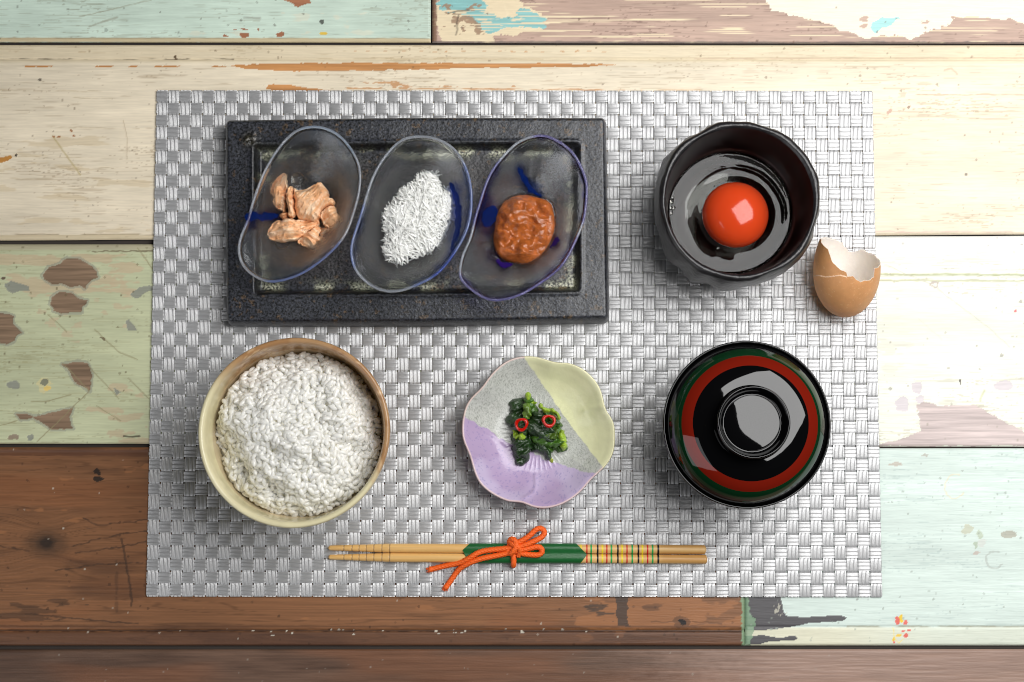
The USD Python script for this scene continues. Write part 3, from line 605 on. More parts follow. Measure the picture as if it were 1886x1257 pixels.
dish(d3, 'bean shaped glass dish with violet edge under the brown paste', [(d3[:8], VI, .003), (d3[8:16], VI, .004), (d3[19:23], (70, 60, 185), .004), (zb([(440, 560), (450, 650)]), (20, 50, 190), -.011), (zb([(620, 345), (690, 430), (740, 470)]), (30, 90, 190), -.005), (zb([(470, 800), (540, 860)]), (80, 40, 130), -.006), (zb([(815, 720), (820, 760)]), (70, 40, 140), -.004)], [(931, 483, .0036)], [('blue', zb([(418, 610), (435, 568), (490, 552), (498, 580), (470, 640), (440, 660), (418, 640)])), ('blue', zb([(606, 340), (645, 362), (690, 430), (748, 472), (720, 480), (660, 435)])), ('violet', zb([(497, 822), (530, 845), (582, 852), (560, 870), (512, 865)])), ('violet', zb([(798, 735), (826, 712), (830, 738), (790, 778)]))])
FZ = DB + .0034                               # inside floor of a dish

# ------------------------------------------------------------------ salmon flakes
def salmon(pts, z, h, slope, ang, label, seed):
    w = spline(Q(za(pts), z + h), 110); w = w + (np.stack([fb(w[:, 0], w[:, 1], sc=.0022, o=3, seed=seed), fb(w[:, 0], w[:, 1], sc=.0022, o=3, seed=seed + 40)], 1) - .5) * .0024
    c0 = w.mean(0); ca, sa = math.cos(ang), math.sin(ang)
    pr_ = np.random.default_rng(seed); pl = [(pr_.normal(0, .55), pr_.normal(0, .55), pr_.uniform(0, .0016)) for _ in range(6)]
    def relief(x, y, q):
        x = x + (fb(x, y, sc=.003, o=2, seed=seed + 9) - .5) * .003
        pk = np.clip(np.min([k0 * (x - c0[0]) + k1 * (y - c0[1]) + k2 for k0, k1, k2 in pl], 0), -.0055, .003)
        a, b = (x - c0[0]) * ca + (y - c0[1]) * sa, -(x - c0[0]) * sa + (y - c0[1]) * ca
        n = fb(a, b, sc=(.009, .0019), o=3, seed=seed); m = fb(a, b, sc=(.004, .004), o=3, seed=seed + 1)
        s_ = np.floor(n * 6) / 6
        return (pk + (n - .5) * .0024 + (s_ - .5) * .0016 + (m - .5) * .0012) * ss(q, 0, .5)
    v, f = pillow(w, z, h, .00045, .5, .0034, relief, None, lambda x, y: slope[0] * (x - c0[0]) + slope[1] * (y - c0[1]))
    a, b = (v[:, 0] - c0[0]) * ca + (v[:, 1] - c0[1]) * sa, -(v[:, 0] - c0[0]) * sa + (v[:, 1] - c0[1]) * ca
    n = fb(a, b, sc=(.012, .0013), o=3, seed=seed + 5); m = fb(v[:, 0], v[:, 1], sc=.005, o=3, seed=seed + 6)
    c = blend(np.tile(lin(246, 190, 142), (len(v), 1)), lin(253, 222, 188), ss(n, .48, .62) * .8); c = blend(c, lin(230, 160, 106), ss(m, .5, .72) * .6); c = blend(c, lin(176, 128, 92), (fb(v[:, 0], v[:, 1], sc=.0012, o=2, seed=seed + 7) > .74) * .6)
    o = np.array([*c0, z]); r = thing('salmon_flake', label, 'salmon', o); obj('flesh', (v, f), 'salmon', r, color=c, origin=o)
salmon([(260, 680), (290, 625), (330, 602), (400, 595), (480, 600), (550, 600), (560, 625), (520, 660), (480, 690), (420, 715), (320, 725), (280, 710)], FZ, .0095, (0, 0), .15, 'broad salmon flake lowest and leftmost of the pile', 31)
salmon([(470, 690), (540, 640), (572, 650), (562, 690), (592, 715), (560, 740), (530, 770), (495, 770), (450, 745), (430, 732)], FZ, .0075, (0, 0), -.7, 'ragged salmon flake at the near tip of the pile', 32)
salmon([(595, 655), (655, 645), (650, 665), (600, 685), (580, 700), (562, 680), (570, 655)], FZ, .004, (0, 0), .2, 'thin curved salmon sliver under the right end of the pile', 33)
salmon([(412, 420), (440, 432), (500, 410), (570, 392), (600, 430), (610, 470), (637, 490), (635, 515), (590, 530), (560, 570), (540, 610), (480, 602), (430, 590), (415, 540), (410, 480)], FZ + .001, .0135, (.1, .1), .9, 'largest salmon flake in the middle of the pile', 34)
salmon([(590, 535), (640, 525), (665, 560), (680, 590), (675, 625), (640, 655), (600, 650), (570, 610), (560, 575)], FZ + .001, .0105, (0, 0), .7, 'rounded salmon flake at the right of the pile', 35)
salmon([(380, 430), (400, 418), (413, 440), (411, 500), (413, 585), (395, 592), (380, 570), (370, 500), (370, 460)], FZ + .004, .010, (0, .1), 1.5, 'narrow upright salmon strip beside the middle flake', 36)
salmon([(360, 346), (372, 380), (378, 440), (370, 500), (362, 555), (340, 557), (300, 520), (285, 470), (277, 450), (290, 395), (320, 365)], FZ + .002, .009, (-.1, .15), 1.25, 'tall thin salmon flake standing apart at the far left of the pile', 37)
salmon([(338, 572), (372, 566), (392, 580), (380, 600), (345, 598)], FZ, .006, (0, 0), 0, 'small salmon crumb between the standing flake and the broad one', 38)

# ------------------------------------------------------------------ white shreds
rg = np.random.default_rng(41)
sp = spline(Q([(775, 320), (805, 318), (815, 343), (835, 350), (839, 385), (832, 410), (815, 440), (798, 463), (765, 473), (742, 486), (714, 480), (705, 455), (710, 430), (704, 410), (709, 385), (725, 370), (735, 350), (760, 335)], FZ + .006), 120)
pg = Polygon(sp); ring = pg.exterior; bx = pg.bounds
o = np.array([pg.centroid.x, pg.centroid.y, FZ])
heap = thing('white_shreds', 'heap of fine white shreds in the middle glass dish', 'shreds', o, kind='stuff')
core = pillow(np.asarray(pg.buffer(-.002).exterior.coords)[:-1], FZ, .0105, .0011, .5, .016, lambda x, y, q: (fb(x, y, sc=.004, o=3, seed=42) - .5) * .004 * q)
def solid(v, f): return m3.Manifold(m3.Mesh(np.ascontiguousarray(v, np.float32), np.ascontiguousarray(tri(np.asarray(f)) if np.shape(f)[1] == 4 else f, np.uint32)))
def fuse(parts):
    ms = [q_ for q_ in (solid(*p_) for p_ in parts) if not q_.is_empty()]
    u_ = m3.Manifold.batch_boolean(ms, m3.OpType.Add).to_mesh()
    return np.asarray(u_.vert_properties)[:, :3].astype(float), np.asarray(u_.tri_verts).astype(int)
def stick(L, w, h, bend):
    s = np.linspace(-.5, .5, 5); k = (1 - (2 * np.abs(s)) ** 3 * .65)
    sec = np.array([(-1, -1), (1, -1), (1, 1), (-1, 1)]) * .5
    v = np.concatenate([np.stack([np.full(4, a * L), sec[:, 0] * w * b + bend * (a * a), sec[:, 1] * h * b], 1) for a, b in zip(s, k)])
    return v, np.vstack([tri(grid_faces(5, 4, True)), [[0, 2, 1], [0, 3, 2], [16, 17, 18], [16, 18, 19]]])
def frame(nrm, ang):
    nrm = nrm / np.linalg.norm(nrm); a = np.array([math.cos(ang), math.sin(ang), 0]); a -= nrm * (a @ nrm); a /= np.linalg.norm(a)
    return np.stack([a, np.cross(nrm, a), nrm], 1)
parts = []
while len(parts) < 1500:
    x, y = rg.uniform(bx[0], bx[2]), rg.uniform(bx[1], bx[3])
    if not shapely.contains_xy(pg, x, y): continue
    q = min(1, shapely.distance(shapely.Point(x, y), ring) / .016)
    z = FZ + .0008 + .0105 * (1 - (1 - q) ** 2) ** .5 + (fb(np.array([x]), np.array([y]), sc=.004, o=3, seed=42)[0] - .5) * .005 * q + rg.uniform(-.0008, .0008)
    a, b = stick(rg.uniform(.0034, .0066), rg.uniform(.0005, .0010), rg.uniform(.0004, .0007), rg.normal(0, .0006))
    ang = rg.normal(-1.0, .75) + .5 * math.sin(x * 500)
    parts.append((a @ frame(np.array([rg.normal(0, .22), rg.normal(0, .22), 1.0]), ang).T + [x, y, z], b))
obj('shred', fuse([core] + parts), 'white_shreds', heap, smooth=35, origin=o, kind='stuff')

# ------------------------------------------------------------------ brown paste
pp = zb([(490, 560), (560, 490), (640, 470), (720, 485), (790, 515), (815, 590), (820, 680), (790, 760), (730, 830), (660, 862), (600, 850), (540, 835), (490, 790), (470, 700), (475, 620)])
w = spline(Q(pp, FZ + .004), 120); pc = w.mean(0); o = np.array([*pc, FZ])
paste = thing('brown_paste', 'glossy lumpy brown paste in the violet edged dish', 'paste', o)
def lumps(x, y, q):
    x, y = x * .8 + y * .6, y * .8 - x * .6; x = x + .004 * fb(x, y, sc=.006, o=2, seed=54); n = fb(x, y, sc=.0072, o=2, seed=51); m = fb(x + y * .3, y, sc=(.0036, .0060), o=3, seed=52)
    return ((n - .5) * .0085 + np.abs(m - .5) * -.0036 + .0008) * ss(q, .05, .45)
obj('paste_mound', pillow(w, FZ, .0085, .0005, .45, .012, lumps), 'paste', paste, smooth=True, origin=o)
w2 = spline(pc + (Q(pp, FZ + .002) - Q(pp, FZ + .002).mean(0)) * [1.05, 1.055], 120); w2 = w2 + (fb(w2[:, 0], w2[:, 1], sc=.008, o=2, seed=53)[:, None] - .5) * .0016
obj('oily_liquid', pillow(w2, FZ - .0002, .0022, .0008, .5, .0022), 'clear_liquid', paste, smooth=True, origin=o)

# ------------------------------------------------------------------ black bowl with the raw egg
BZ = .0685
rim = spline(Q(zc([(440, 74), (520, 70), (600, 70), (650, 84), (720, 104), (780, 130), (835, 170), (880, 215), (920, 262), (950, 312), (975, 365), (987, 430), (991, 500), (985, 570), (960, 660), (935, 725), (900, 790), (840, 850), (785, 885), (720, 912), (650, 938), (590, 952), (530, 954), (470, 945), (395, 925), (330, 903), (285, 872), (250, 842), (210, 795), (180, 752), (150, 698), (128, 640), (112, 580), (104, 520), (106, 460), (114, 405), (128, 350), (145, 300), (175, 245), (215, 194), (262, 160), (320, 130), (380, 98)]), BZ), 220)
bc = Q(zc([(546, 508)]), BZ)[0]; o = np.array([*bc, ZT])
eb = thing('egg_bowl', 'dark faceted stoneware bowl holding the raw egg', 'bowl', o)
th = np.arctan2(rim[:, 1] - bc[1], rim[:, 0] - bc[0]); dirs = np.stack([np.cos(th), np.sin(th)], 1); R0 = np.linalg.norm(rim - bc, axis=1); RI = .0412
prof = dense(np.array([(.0, ZT + .001), (.62, ZT + .001), (.64, ZT), (.70, ZT), (.74, ZT + .003), (.90, .014), (.985, .026), (1.03, .040), (1.035, .050), (1.02, .060), (1.0, BZ - .0022), (.985, BZ - .0006)]), .02)
fac = (np.abs(((th / (2 * PI) * 11 + .2) % 1) - .5) * 2)
V = []
for r, z in prof:
    zz = z / BZ; tw = np.abs((((th + .5 * zz * np.sin(th * 3)) / (2 * PI) * 10 + .35) % 1) - .5) * 2
    Rz = R0 * r if r > .97 else (R0 * ss(r, .5, .97) + R0.mean() * (1 - ss(r, .5, .97))) * r
    Rz = Rz * (1 + .06 * (tw - .5) * ss(zz, .1, .4) * (1 - ss(zz, .8, .97)))
    p = np.column_stack([bc + dirs * Rz[:, None], np.full(len(th), z)])
    p[:, :2] += dirs * ((fb(p[:, 0], p[:, 1], z, sc=(.012, .012, .012), o=3, seed=61) - .5) * .0018 * ss(zz, .05, .2))[:, None]
    V.append(p)
zr_ = (fb(th * 2, th * 0, sc=1, o=3, seed=62) - .5) * .0022
zr_ = zr_ * np.minimum(1, np.minimum(np.arange(220), 219 - np.arange(220)) / 12)
V[-1][:, 2] += zr_ * .6; V[-2][:, 2] += zr_ * .4
lip = [(.35, BZ + .0004), (.75, BZ + .0001), (1.0, BZ - .0012)]
for k, z in lip:
    r_ = (R0 * .985) * (1 - k) + RI * k; V.append(np.column_stack([bc + dirs * r_[:, None], z + zr_ * (1 - k) * .8]))
obj('bowl_body', (np.vstack(V), grid_faces(len(V), 220, True)), 'black_stoneware', eb, smooth=True, color=None, origin=o)
ip = rounded([(RI + .0001, BZ - .0010), (.0407, .060), (.0398, .050), (.0378, .036), (.0352, .024), (.031, .015), (.024, .0115), (.0, .011)], 60)
obj('inner_glaze', lathe(ip, 120, bc), 'brown_glaze', eb, smooth=True, origin=o)
# raw egg
WZ = .0275
ec = bc; yc = P(1355.4, 394.8, WZ + .004)[:2]
egg = thing('raw_egg', 'raw egg with a red orange yolk inside the dark bowl', 'egg', np.array([*ec, .011]))
o2 = np.array([*ec, .011])
nr, nt = 90, 180; q = np.linspace(0, 1, nr); th2 = np.arange(nt) / nt * 2 * PI
Q_, T_ = np.meshgrid(q, th2, indexing='ij'); RW = .03585
X = ec[0] + Q_ * RW * np.cos(T_); Y = ec[1] + Q_ * RW * np.sin(T_)
dy = np.hypot(X - yc[0], Y - yc[1]); n = fb(X, Y, sc=.012, o=2, seed=71)
tw = np.arctan2(Y - yc[1], X - yc[0]); Z = WZ + .0017 * np.exp(-((np.maximum(dy - .0188, 0)) / .0024) ** 1.6) + .0006 * (1 - ss(dy + (n - .5) * .003, .0225, .0285)) * ss(np.cos(tw - 3.7), -.2, .6) - .0007 * np.exp(-((dy - .0285 + .001 * (n - .5)) / .0011) ** 2) * (ss(np.cos(tw - .75), .55, .8) + ss(np.cos(tw - 2.35), .75, .9) * .7) + .0005 * ss(Q_, .95, 1.0) ** 2 + (fb(X, Y, sc=.009, o=2, seed=72) - .5) * .0001 * (1 - ss(Q_, .8, .95))
top = np.stack([X, Y, Z], -1).reshape(-1, 3)
pr = [(RW, WZ - .001), (.0335, .0205), (.030, .0160), (.024, .0130), (0, .0125)]
bv = np.concatenate([np.stack([ec[0] + r * np.cos(th2), ec[1] + r * np.sin(th2), np.full(nt, z)], 1) for r, z in pr])
obj('egg_white', (np.vstack([top, bv]), grid_faces(nr + len(pr), nt, True)), 'egg_white', egg, smooth=True, origin=o2)
yk = trimesh.creation.icosphere(5, 1.0); yv = yk.vertices * [.0193, .0193, .0128]; yv[:, 2] = np.where(yv[:, 2] < 0, yv[:, 2] * .8, yv[:, 2]); yv *= (1 + .028 * (fb(yv[:, 0], yv[:, 1], yv[:, 2], sc=(.012,) * 3, o=2, seed=77) - .5))[:, None]; yk.vertices = yv + [*yc, WZ + .0005]
obj('yolk', yk, 'yolk', egg, smooth=True, origin=o2)
for (a, b, r) in ((174, 510, .0013), (170, 545, .0010), (185, 548, .0008), (172, 575, .0009), (180, 490, .0007), (850, 655, .0007), (846, 676, .0006), (428, 770, .0006), (548, 796, .0006)):
    s_ = trimesh.creation.icosphere(2, r); pt = P(*zc([(a, b)])[0], WZ + .002); s_.apply_translation(pt); obj('bubble', s_, 'clear_liquid', egg, smooth=True, origin=o2)

# ------------------------------------------------------------------ broken eggshell
ta = math.radians(31); az = math.radians(3)
ea = np.array([-math.sin(az) * math.cos(ta), math.cos(az) * math.cos(ta), math.sin(ta)]); er = np.array([math.cos(az), math.sin(az), 0]); eu = np.cross(er, ea)
SR, SL, SU = .0193, .0290, .0330
cz = ZT + math.sqrt((SR * math.cos(ta)) ** 2 + (SL * math.sin(ta)) ** 2)
sc_ = np.array([*P(1559.5, 498, cz)[:2], cz])
phi = np.linspace(-180, 180, 361)[:-1]
hk = np.array([(-180, 9.8), (-172, 11.8), (-159, 13.4), (-145, 15.6), (-129, 16.5), (-112, 18.6), (-98, 19.7), (-80, 18.7), (-58, 18.3), (-48, 15), (-39, 11.4), (-31, 9.9), (-24, 8.1), (-18, 7.6), (-13, 6.8), (-11, 4.2), (-2, 4.6), (4, 2.1), (12, .5), (22, .9), (32, .6), (40, 1.3), (43, 6.4), (55, 5.6), (64, 5.8), (73, 4.5), (90, 5), (102, 4.9), (112, 5.6), (125, 5.5), (142, 6.1), (150, 4.8), (158, 3.8), (165, 3.6), (171, 6.4), (180, 9.8)])
rgs = np.random.default_rng(81)
hh = (np.interp(phi, hk[:, 0], hk[:, 1]) + (fb(phi / 6.0, phi * 0, sc=1, o=3, seed=82) - .5) * .9) * .001
hh[-3:] = hh[0]
A = np.radians(phi); K = 110
tt = np.linspace(0, 1, K) ** .8
def shell(dr):
    V = []
    for k in range(K):
        s_ = -SL * .9995 + (hh + SL * .9995) * tt[k]
        L = np.where(s_ < 0, SL, SU); r = SR * np.sqrt(np.maximum(0, 1 - (s_ / L) ** 2))
        V.append(sc_ + ea * s_[:, None] * (1 - dr / .02) + (r - dr)[:, None].clip(.00001) * (np.cos(A)[:, None] * eu + np.sin(A)[:, None] * er))
    return np.array(V)
so, si = shell(0), shell(.00042)
crack = (phi > -110) & (phi < -11); hc = np.interp(phi, [-112, -99, -64, -45, -33, -22, -11], [-.0055, -.0037, .0009, .0027, .0035, .0047, .0044])
s_all = -SL + (hh[None] + SL) * tt[:, None]
step = np.where(crack[None] & (s_all > hc[None] + .0003 * np.sin(A * 9)[None]), .0006, 0) * (ss(phi, -110, -90) * (1 - .6 * ss(phi, -24, -11)))[None]
so = so + step[..., None] * (sc_ - so) / np.linalg.norm(so - sc_, axis=-1, keepdims=True); si = si + step[..., None] * (sc_ - si) / .02
v = np.concatenate([so, si[::-1]]).reshape(-1, 3); n = len(phi)
c = np.tile(lin(210, 148, 98), (K * n, 1)); x, y = so.reshape(-1, 3)[:, 0], so.reshape(-1, 3)[:, 1]
nz = fb(x, y, so.reshape(-1, 3)[:, 2], sc=(.006, .006, .006), o=4, seed=83); c *= (1 + .35 * (nz - .5))[:, None]
c = blend(c, lin(232, 190, 150), (fb(x, y, so.reshape(-1, 3)[:, 2], sc=(.0012,) * 3, o=2, seed=84) > .74) * .35)
lc = np.abs(s_all - hc[None] - .0003 * np.sin(A * 9)[None]); c = blend(c, lin(250, 225, 200), ((lc < .0003) & crack[None]).ravel() * .5)
c = c.reshape(K, n, 3); c[-1] = lin(240, 220, 200)
ci = np.tile(lin(240, 230, 220), (K * n, 1)).reshape(K, n, 3); ci = ci * (1 - .0 * ci)
o = np.array([*sc_[:2], ZT])
es = thing('eggshell', 'broken brown half eggshell with a jagged white mouth', 'eggshell', o)
obj('shell', (v, grid_faces(2 * K, n, True)), 'eggshell', es, color=np.concatenate([c, ci[::-1]]).reshape(-1, 3), origin=o)

# ------------------------------------------------------------------ rice bowl
RZ = .064
rc = Q([(541, 796)], RZ)[0]; RR = .0529; o = np.array([*rc, ZT])
rb = thing('rice_bowl', 'cream and brown pottery bowl heaped with white rice', 'bowl', o)
bp = rounded([(0, ZT + .003), (.020, ZT + .003), (.0215, ZT + .0005), (.0225, ZT), (.0255, ZT), (.0262, ZT + .002), (.028, .009), (.038, .017), (.0475, .030), (.0515, .045), (.0527, .056), (.0529, .0615), (.0526, .0632), (.0517, RZ), (.0504, .0636), (.0496, .0622), (.0490, .058), (.0480, .045), (.044, .031), (.036, .019), (.022, .012), (0, .0105)], 150)
def wob(T, r, z): return r * (1 + .006 * np.sin(2 * T + .6) + .004 * np.sin(3 * T)), z + .0006 * np.sin(2 * T) * ss(z, .03, .06)
v, f = lathe(bp, 160, rc, wob)
ang = np.arctan2(v[:, 1] - rc[1], v[:, 0] - rc[0]); rad = np.hypot(v[:, 0] - rc[0], v[:, 1] - rc[1])
nn = fb(v[:, 0], v[:, 1], v[:, 2], sc=(.012,) * 3, o=4, seed=91)
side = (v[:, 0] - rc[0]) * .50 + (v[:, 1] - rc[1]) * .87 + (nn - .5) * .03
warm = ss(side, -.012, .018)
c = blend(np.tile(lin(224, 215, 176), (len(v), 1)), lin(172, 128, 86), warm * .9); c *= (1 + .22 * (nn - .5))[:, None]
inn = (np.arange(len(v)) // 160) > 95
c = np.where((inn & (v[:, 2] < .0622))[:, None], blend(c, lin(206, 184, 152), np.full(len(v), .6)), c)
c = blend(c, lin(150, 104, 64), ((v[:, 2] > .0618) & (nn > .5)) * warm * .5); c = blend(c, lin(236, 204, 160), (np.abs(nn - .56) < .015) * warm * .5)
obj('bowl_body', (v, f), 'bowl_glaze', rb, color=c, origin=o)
rg = np.random.default_rng(95)
ro = rc + np.array([.0002, -.0004]); o = np.array([*ro, .0105])
rice = thing('cooked_rice', 'mound of white cooked rice in the cream and brown bowl', 'rice', o, kind='stuff')
def mound(x, y):
    x, y = np.asarray(x, float), np.asarray(y, float)
    r = np.hypot(x - ro[0], y - ro[1]); m = .039 + .0245 * (1 - np.clip(r / .0478, 0, 1) ** 2.1)
    return m + (fb(x, y, sc=.016, o=2, seed=96) - .5) * .011 + (fb(x, y, sc=.0065, o=2, seed=97) - .5) * .0052 - .004 * ss(fb(x, y, sc=.011, o=2, seed=98), .62, .75)
t_ = np.arange(120) / 120 * 2 * PI; edge = .0436 + .0022 * (fb(np.cos(t_) * 3, np.sin(t_) * 3, sc=1, o=3, seed=99) - .5) * 2
core = pillow(np.stack([ro[0] + edge * np.cos(t_), ro[1] + edge * np.sin(t_)], 1), .024, 0, .0014, .5, None, lambda x, y, q: mound(x, y) - .0019 - .024)
gm = m3.Manifold.sphere(1.0, 16).to_mesh(); gv, gf = np.asarray(gm.vert_properties)[:, :3].astype(float), np.asarray(gm.tri_verts).astype(int)
parts, pts = [], []
cell = {}
tries = 0
for depth, gap, most in ((-.0013, .0024, 1000), (.0004, .0021, 1250), (.0017, .0046, 170)):
    kept, tries, cell = [], 0, {}
    while len(kept) < most and tries < 14000:
        tries += 1
        r, t0 = .0458 * math.sqrt(rg.uniform()), rg.uniform(0, 2 * PI); x, y = ro[0] + r * math.cos(t0), ro[1] + r * math.sin(t0)
        ci, cj = int(x / gap + 1000), int(y / gap + 1000)
        if any((x - p_[0]) ** 2 + (y - p_[1]) ** 2 < gap * gap for i_ in (-1, 0, 1) for j_ in (-1, 0, 1) for p_ in cell.get((ci + i_, cj + j_), ())): continue
        cell.setdefault((ci, cj), []).append((x, y)); kept.append((x, y))
    for x, y in kept:
        e = .0008; z = float(mound(x, y)); gx, gy = (float(mound(x + e, y)) - z) / e, (float(mound(x, y + e)) - z) / e
        nrm = np.array([-gx + rg.normal(0, .34), -gy + rg.normal(0, .34), 1.0])
        L, w_, h_ = rg.uniform(.0022, .0028), rg.uniform(.00125, .0015), rg.uniform(.0011, .0013)
        a = gv[:, [2, 0, 1]] * [L, w_, h_]; a[:, 1] += (a[:, 0] / L) ** 2 * rg.normal(0, .0003); a[:, 1:] *= (1 - .15 * (a[:, :1] / L))
        parts.append((a @ frame(nrm, rg.uniform(0, 2 * PI)).T + [x, y, z + depth + rg.uniform(-.0004, .0004)], gf))
obj('rice_grain', fuse([core] + parts), 'rice', rice, smooth=48, origin=o, kind='stuff')

# ------------------------------------------------------------------ flower shaped plate
PZ = .0225
po = zp([(560, 98), (650, 105), (740, 132), (800, 143), (860, 147), (950, 180), (1040, 255), (1095, 345), (1122, 450), (1145, 500), (1180, 560), (1192, 680), (1175, 790), (1110, 890), (1030, 965), (960, 1045), (860, 1122), (740, 1166), (620, 1162), (540, 1133), (480, 1126), (430, 1118), (330, 1070), (240, 990), (195, 890), (165, 790), (125, 690), (115, 590), (135, 470), (180, 390), (250, 320), (310, 240), (390, 160), (470, 115)])
out = spline(Q(po, PZ), 420); pc = Q(zp([(655, 630)]), PZ)[0]; o = np.array([*pc, ZT])
plate = thing('flower_plate', 'small petal edged plate glazed yellow green, speckled grey and lilac', 'plate', o)
pq = np.array([(0, .0062), (.30, .0064), (.52, .0075), (.72, .0118), (.88, .0182), (.955, .0216), (.985, PZ), (.998, PZ - .0006), (1.0, PZ - .0018), (.985, PZ - .0034), (.86, .0145), (.70, .0078), (.55, .0042), (.50, .0036), (.0, .0036)])
pq = np.vstack([rounded(pq[:7], 100), rounded(pq[7:], 60)])
th = np.arctan2(out[:, 1] - pc[1], out[:, 0] - pc[0])
v = np.concatenate([pc + (out - pc)[None] * pq[:, :1][:, None], np.broadcast_to(pq[:, 1][:, None, None], (len(pq), 420, 1))], -1)
# inner rings become rounder than the petal edge
k = np.clip((pq[:, 0] - .3) / .6, 0, 1)[:, None, None]; Rm = np.linalg.norm(out - pc, axis=1).mean()
circ = pc + np.stack([np.cos(th), np.sin(th)], 1)[None] * (Rm * pq[:, :1])[:, None]
v[..., :2] = v[..., :2] * k + circ * (1 - k)
ntop = int(np.argmax(pq[:, 0])) + 1
tp = np.zeros(len(pq), bool); tp[:ntop] = True
x, y = v[..., 0], v[..., 1]; rr = np.hypot(x - pc[0], y - pc[1]) / Rm
em = np.zeros(x.shape)
for ln, hgt, wd in (([(632, 940), (634, 1010), (610, 1060), (560, 1090)], .0008, .0011), ([(350, 795), (300, 818), (240, 812), (170, 790)], .0007, .0012), ([(150, 520), (230, 590), (330, 650), (430, 720)], .0003, .0015), ([(1130, 470), (1060, 460), (980, 480)], .0005, .0015), ([(1040, 930), (980, 880), (900, 820)], .0004, .0015)):
    d = shapely.distance(shapely.points(np.stack([x.ravel(), y.ravel()], 1)), LineString(spline(Q(zp(ln), .012), 30, False))).reshape(x.shape); em += hgt * np.exp(-(d / wd) ** 2)
em += .0002 * np.maximum(0, np.cos(np.arctan2(y - pc[1], x - pc[0]) * 46)) * np.exp(-((rr - .42) / .07) ** 2)
v[..., 2] += em * tp[:, None] + .0010 * np.cos(th * 5 + 1.2)[None] * ss(rr, .6, 1.0) * .6
v = v.reshape(-1, 3); tpv = np.repeat(tp, 420)
a, b = Q(zp([(545, 100)]), .016)[0], Q(zp([(1110, 890)]), .016)[0]
ab = (b - a) / np.linalg.norm(b - a); sd = -(v[:, 0] - a[0]) * ab[1] + (v[:, 1] - a[1]) * ab[0]
n1 = fb(v[:, 0], v[:, 1], sc=.0035, o=3, seed=101)
yel = ss(sd + (n1 - .5) * .0016, -.0003, .0004)
bl = Q(zp([(0, 440), (150, 535), (300, 622), (400, 690), (470, 718), (600, 770), (750, 845), (900, 890), (1020, 925), (1200, 960), (1200, 1500), (0, 1500)]), .014)
lil = shapely.contains_xy(Polygon(bl), v[:, 0] + (n1 - .5) * .003, v[:, 1] + (n1 - .5) * .002).astype(float)
rgp = np.random.default_rng(102); wn = rgp.uniform(size=len(v)); wn = .6 * wn + .4 * fb(v[:, 0], v[:, 1], sc=.0006, o=2, seed=103)
c = blend(np.tile(lin(192, 194, 188), (len(v), 1)), lin(112, 116, 106), ss(wn, .55, .85) * .55); c = blend(c, lin(214, 214, 208), ss(.5 - wn, .1, .3) * .5)
cl = blend(np.tile(lin(180, 158, 192), (len(v), 1)), lin(204, 192, 220), ss(fb(v[:, 0], v[:, 1], sc=.02, o=3, seed=104), .45, .7) * .7); cl = blend(cl, lin(120, 118, 172), (fb(v[:, 0], v[:, 1], sc=.0008, o=2, seed=105) > .72) * .4)
cy = np.tile(lin(230, 230, 186), (len(v), 1)) * (1 + .12 * (n1 - .5))[:, None]
c = blend(c, cl, lil); c = blend(c, cy, yel); c = blend(c, lin(224, 198, 190), ((np.repeat(pq[:, 0], 420) > .968) & ~(yel > .5)) * .75); c = blend(c, lin(232, 226, 186), ((np.repeat(pq[:, 0], 420) > .968) & (yel > .5)) * .7)
obj('plate_body', (v, grid_faces(len(pq), 420, True)), 'plate_glaze', plate, color=c, origin=o)
fr = lathe([(.017, .0040), (.0172, ZT), (.020, ZT), (.0205, .0044)], 80, pc); obj('foot_ring', fr, 'plate_glaze', plate, smooth=True, origin=o, color=np.tile(lin(200, 180, 180), (len(fr[0]), 1)))

# ------------------------------------------------------------------ pickled greens and chilli rings
GZ = .0066
go = P(*zp([(645, 620)])[0], GZ + .004); o = np.array([go[0], go[1], GZ])
greens = thing('pickled_greens', 'small pile of dark glossy pickled greens on the flower plate', 'greens', o)
rg = np.random.default_rng(111)
def leaf(poly, z, h, col, seed, name='leaf', slope=(0, 0)):
    w = spline(Q(zp(poly), z + .003), 70); c0 = w.mean(0)
    w = w + (np.stack([fb(w[:, 0], w[:, 1], sc=.0022, o=3, seed=seed), fb(w[:, 0], w[:, 1], sc=.0022, o=3, seed=seed + 1)], 1) - .5) * .0032
    a = rg.uniform(0, PI); ca, sa = math.cos(a), math.sin(a)
    def rel(x, y, q):
        u_, v_ = (x - c0[0]) * ca + (y - c0[1]) * sa, -(x - c0[0]) * sa + (y - c0[1]) * ca
        return (fb(u_, v_, sc=(.006, .0022), o=2, seed=seed + 2) - .5) * .0052 + (fb(x, y, sc=.0014, o=2, seed=seed + 3) - .5) * .0004
    v, f = pillow(w, z, h, .0005, .5, .004, rel, .0005, lambda x, y: slope[0] * (x - c0[0]) + slope[1] * (y - c0[1]))
    n = fb(v[:, 0], v[:, 1], sc=.003, o=3, seed=seed + 4)
    c = np.tile(lin(col), (len(v), 1)) * (1 + .9 * (n - .5))[:, None]
    obj(name, (v, f), 'green_leaf', greens, color=c, origin=o)
DK, MD, LT = (32, 56, 24), (62, 100, 28), (140, 170, 46)
leaf([(455, 405), (520, 390), (560, 392), (570, 450), (560, 520), (500, 560), (455, 570), (435, 540), (450, 480)], GZ + .001, .003, DK, 1)
leaf([(435, 520), (500, 500), (560, 540), (600, 620), (560, 640), (480, 600), (440, 575)], GZ + .003, .003, DK, 7)
leaf([(470, 640), (520, 620), (600, 640), (610, 700), (600, 770), (575, 840), (540, 868), (500, 850), (475, 780)], GZ + .001, .004, DK, 13)
leaf([(580, 690), (650, 690), (720, 740), (750, 790), (740, 828), (690, 800), (640, 770), (590, 750)], GZ + .002, .003, DK, 19)
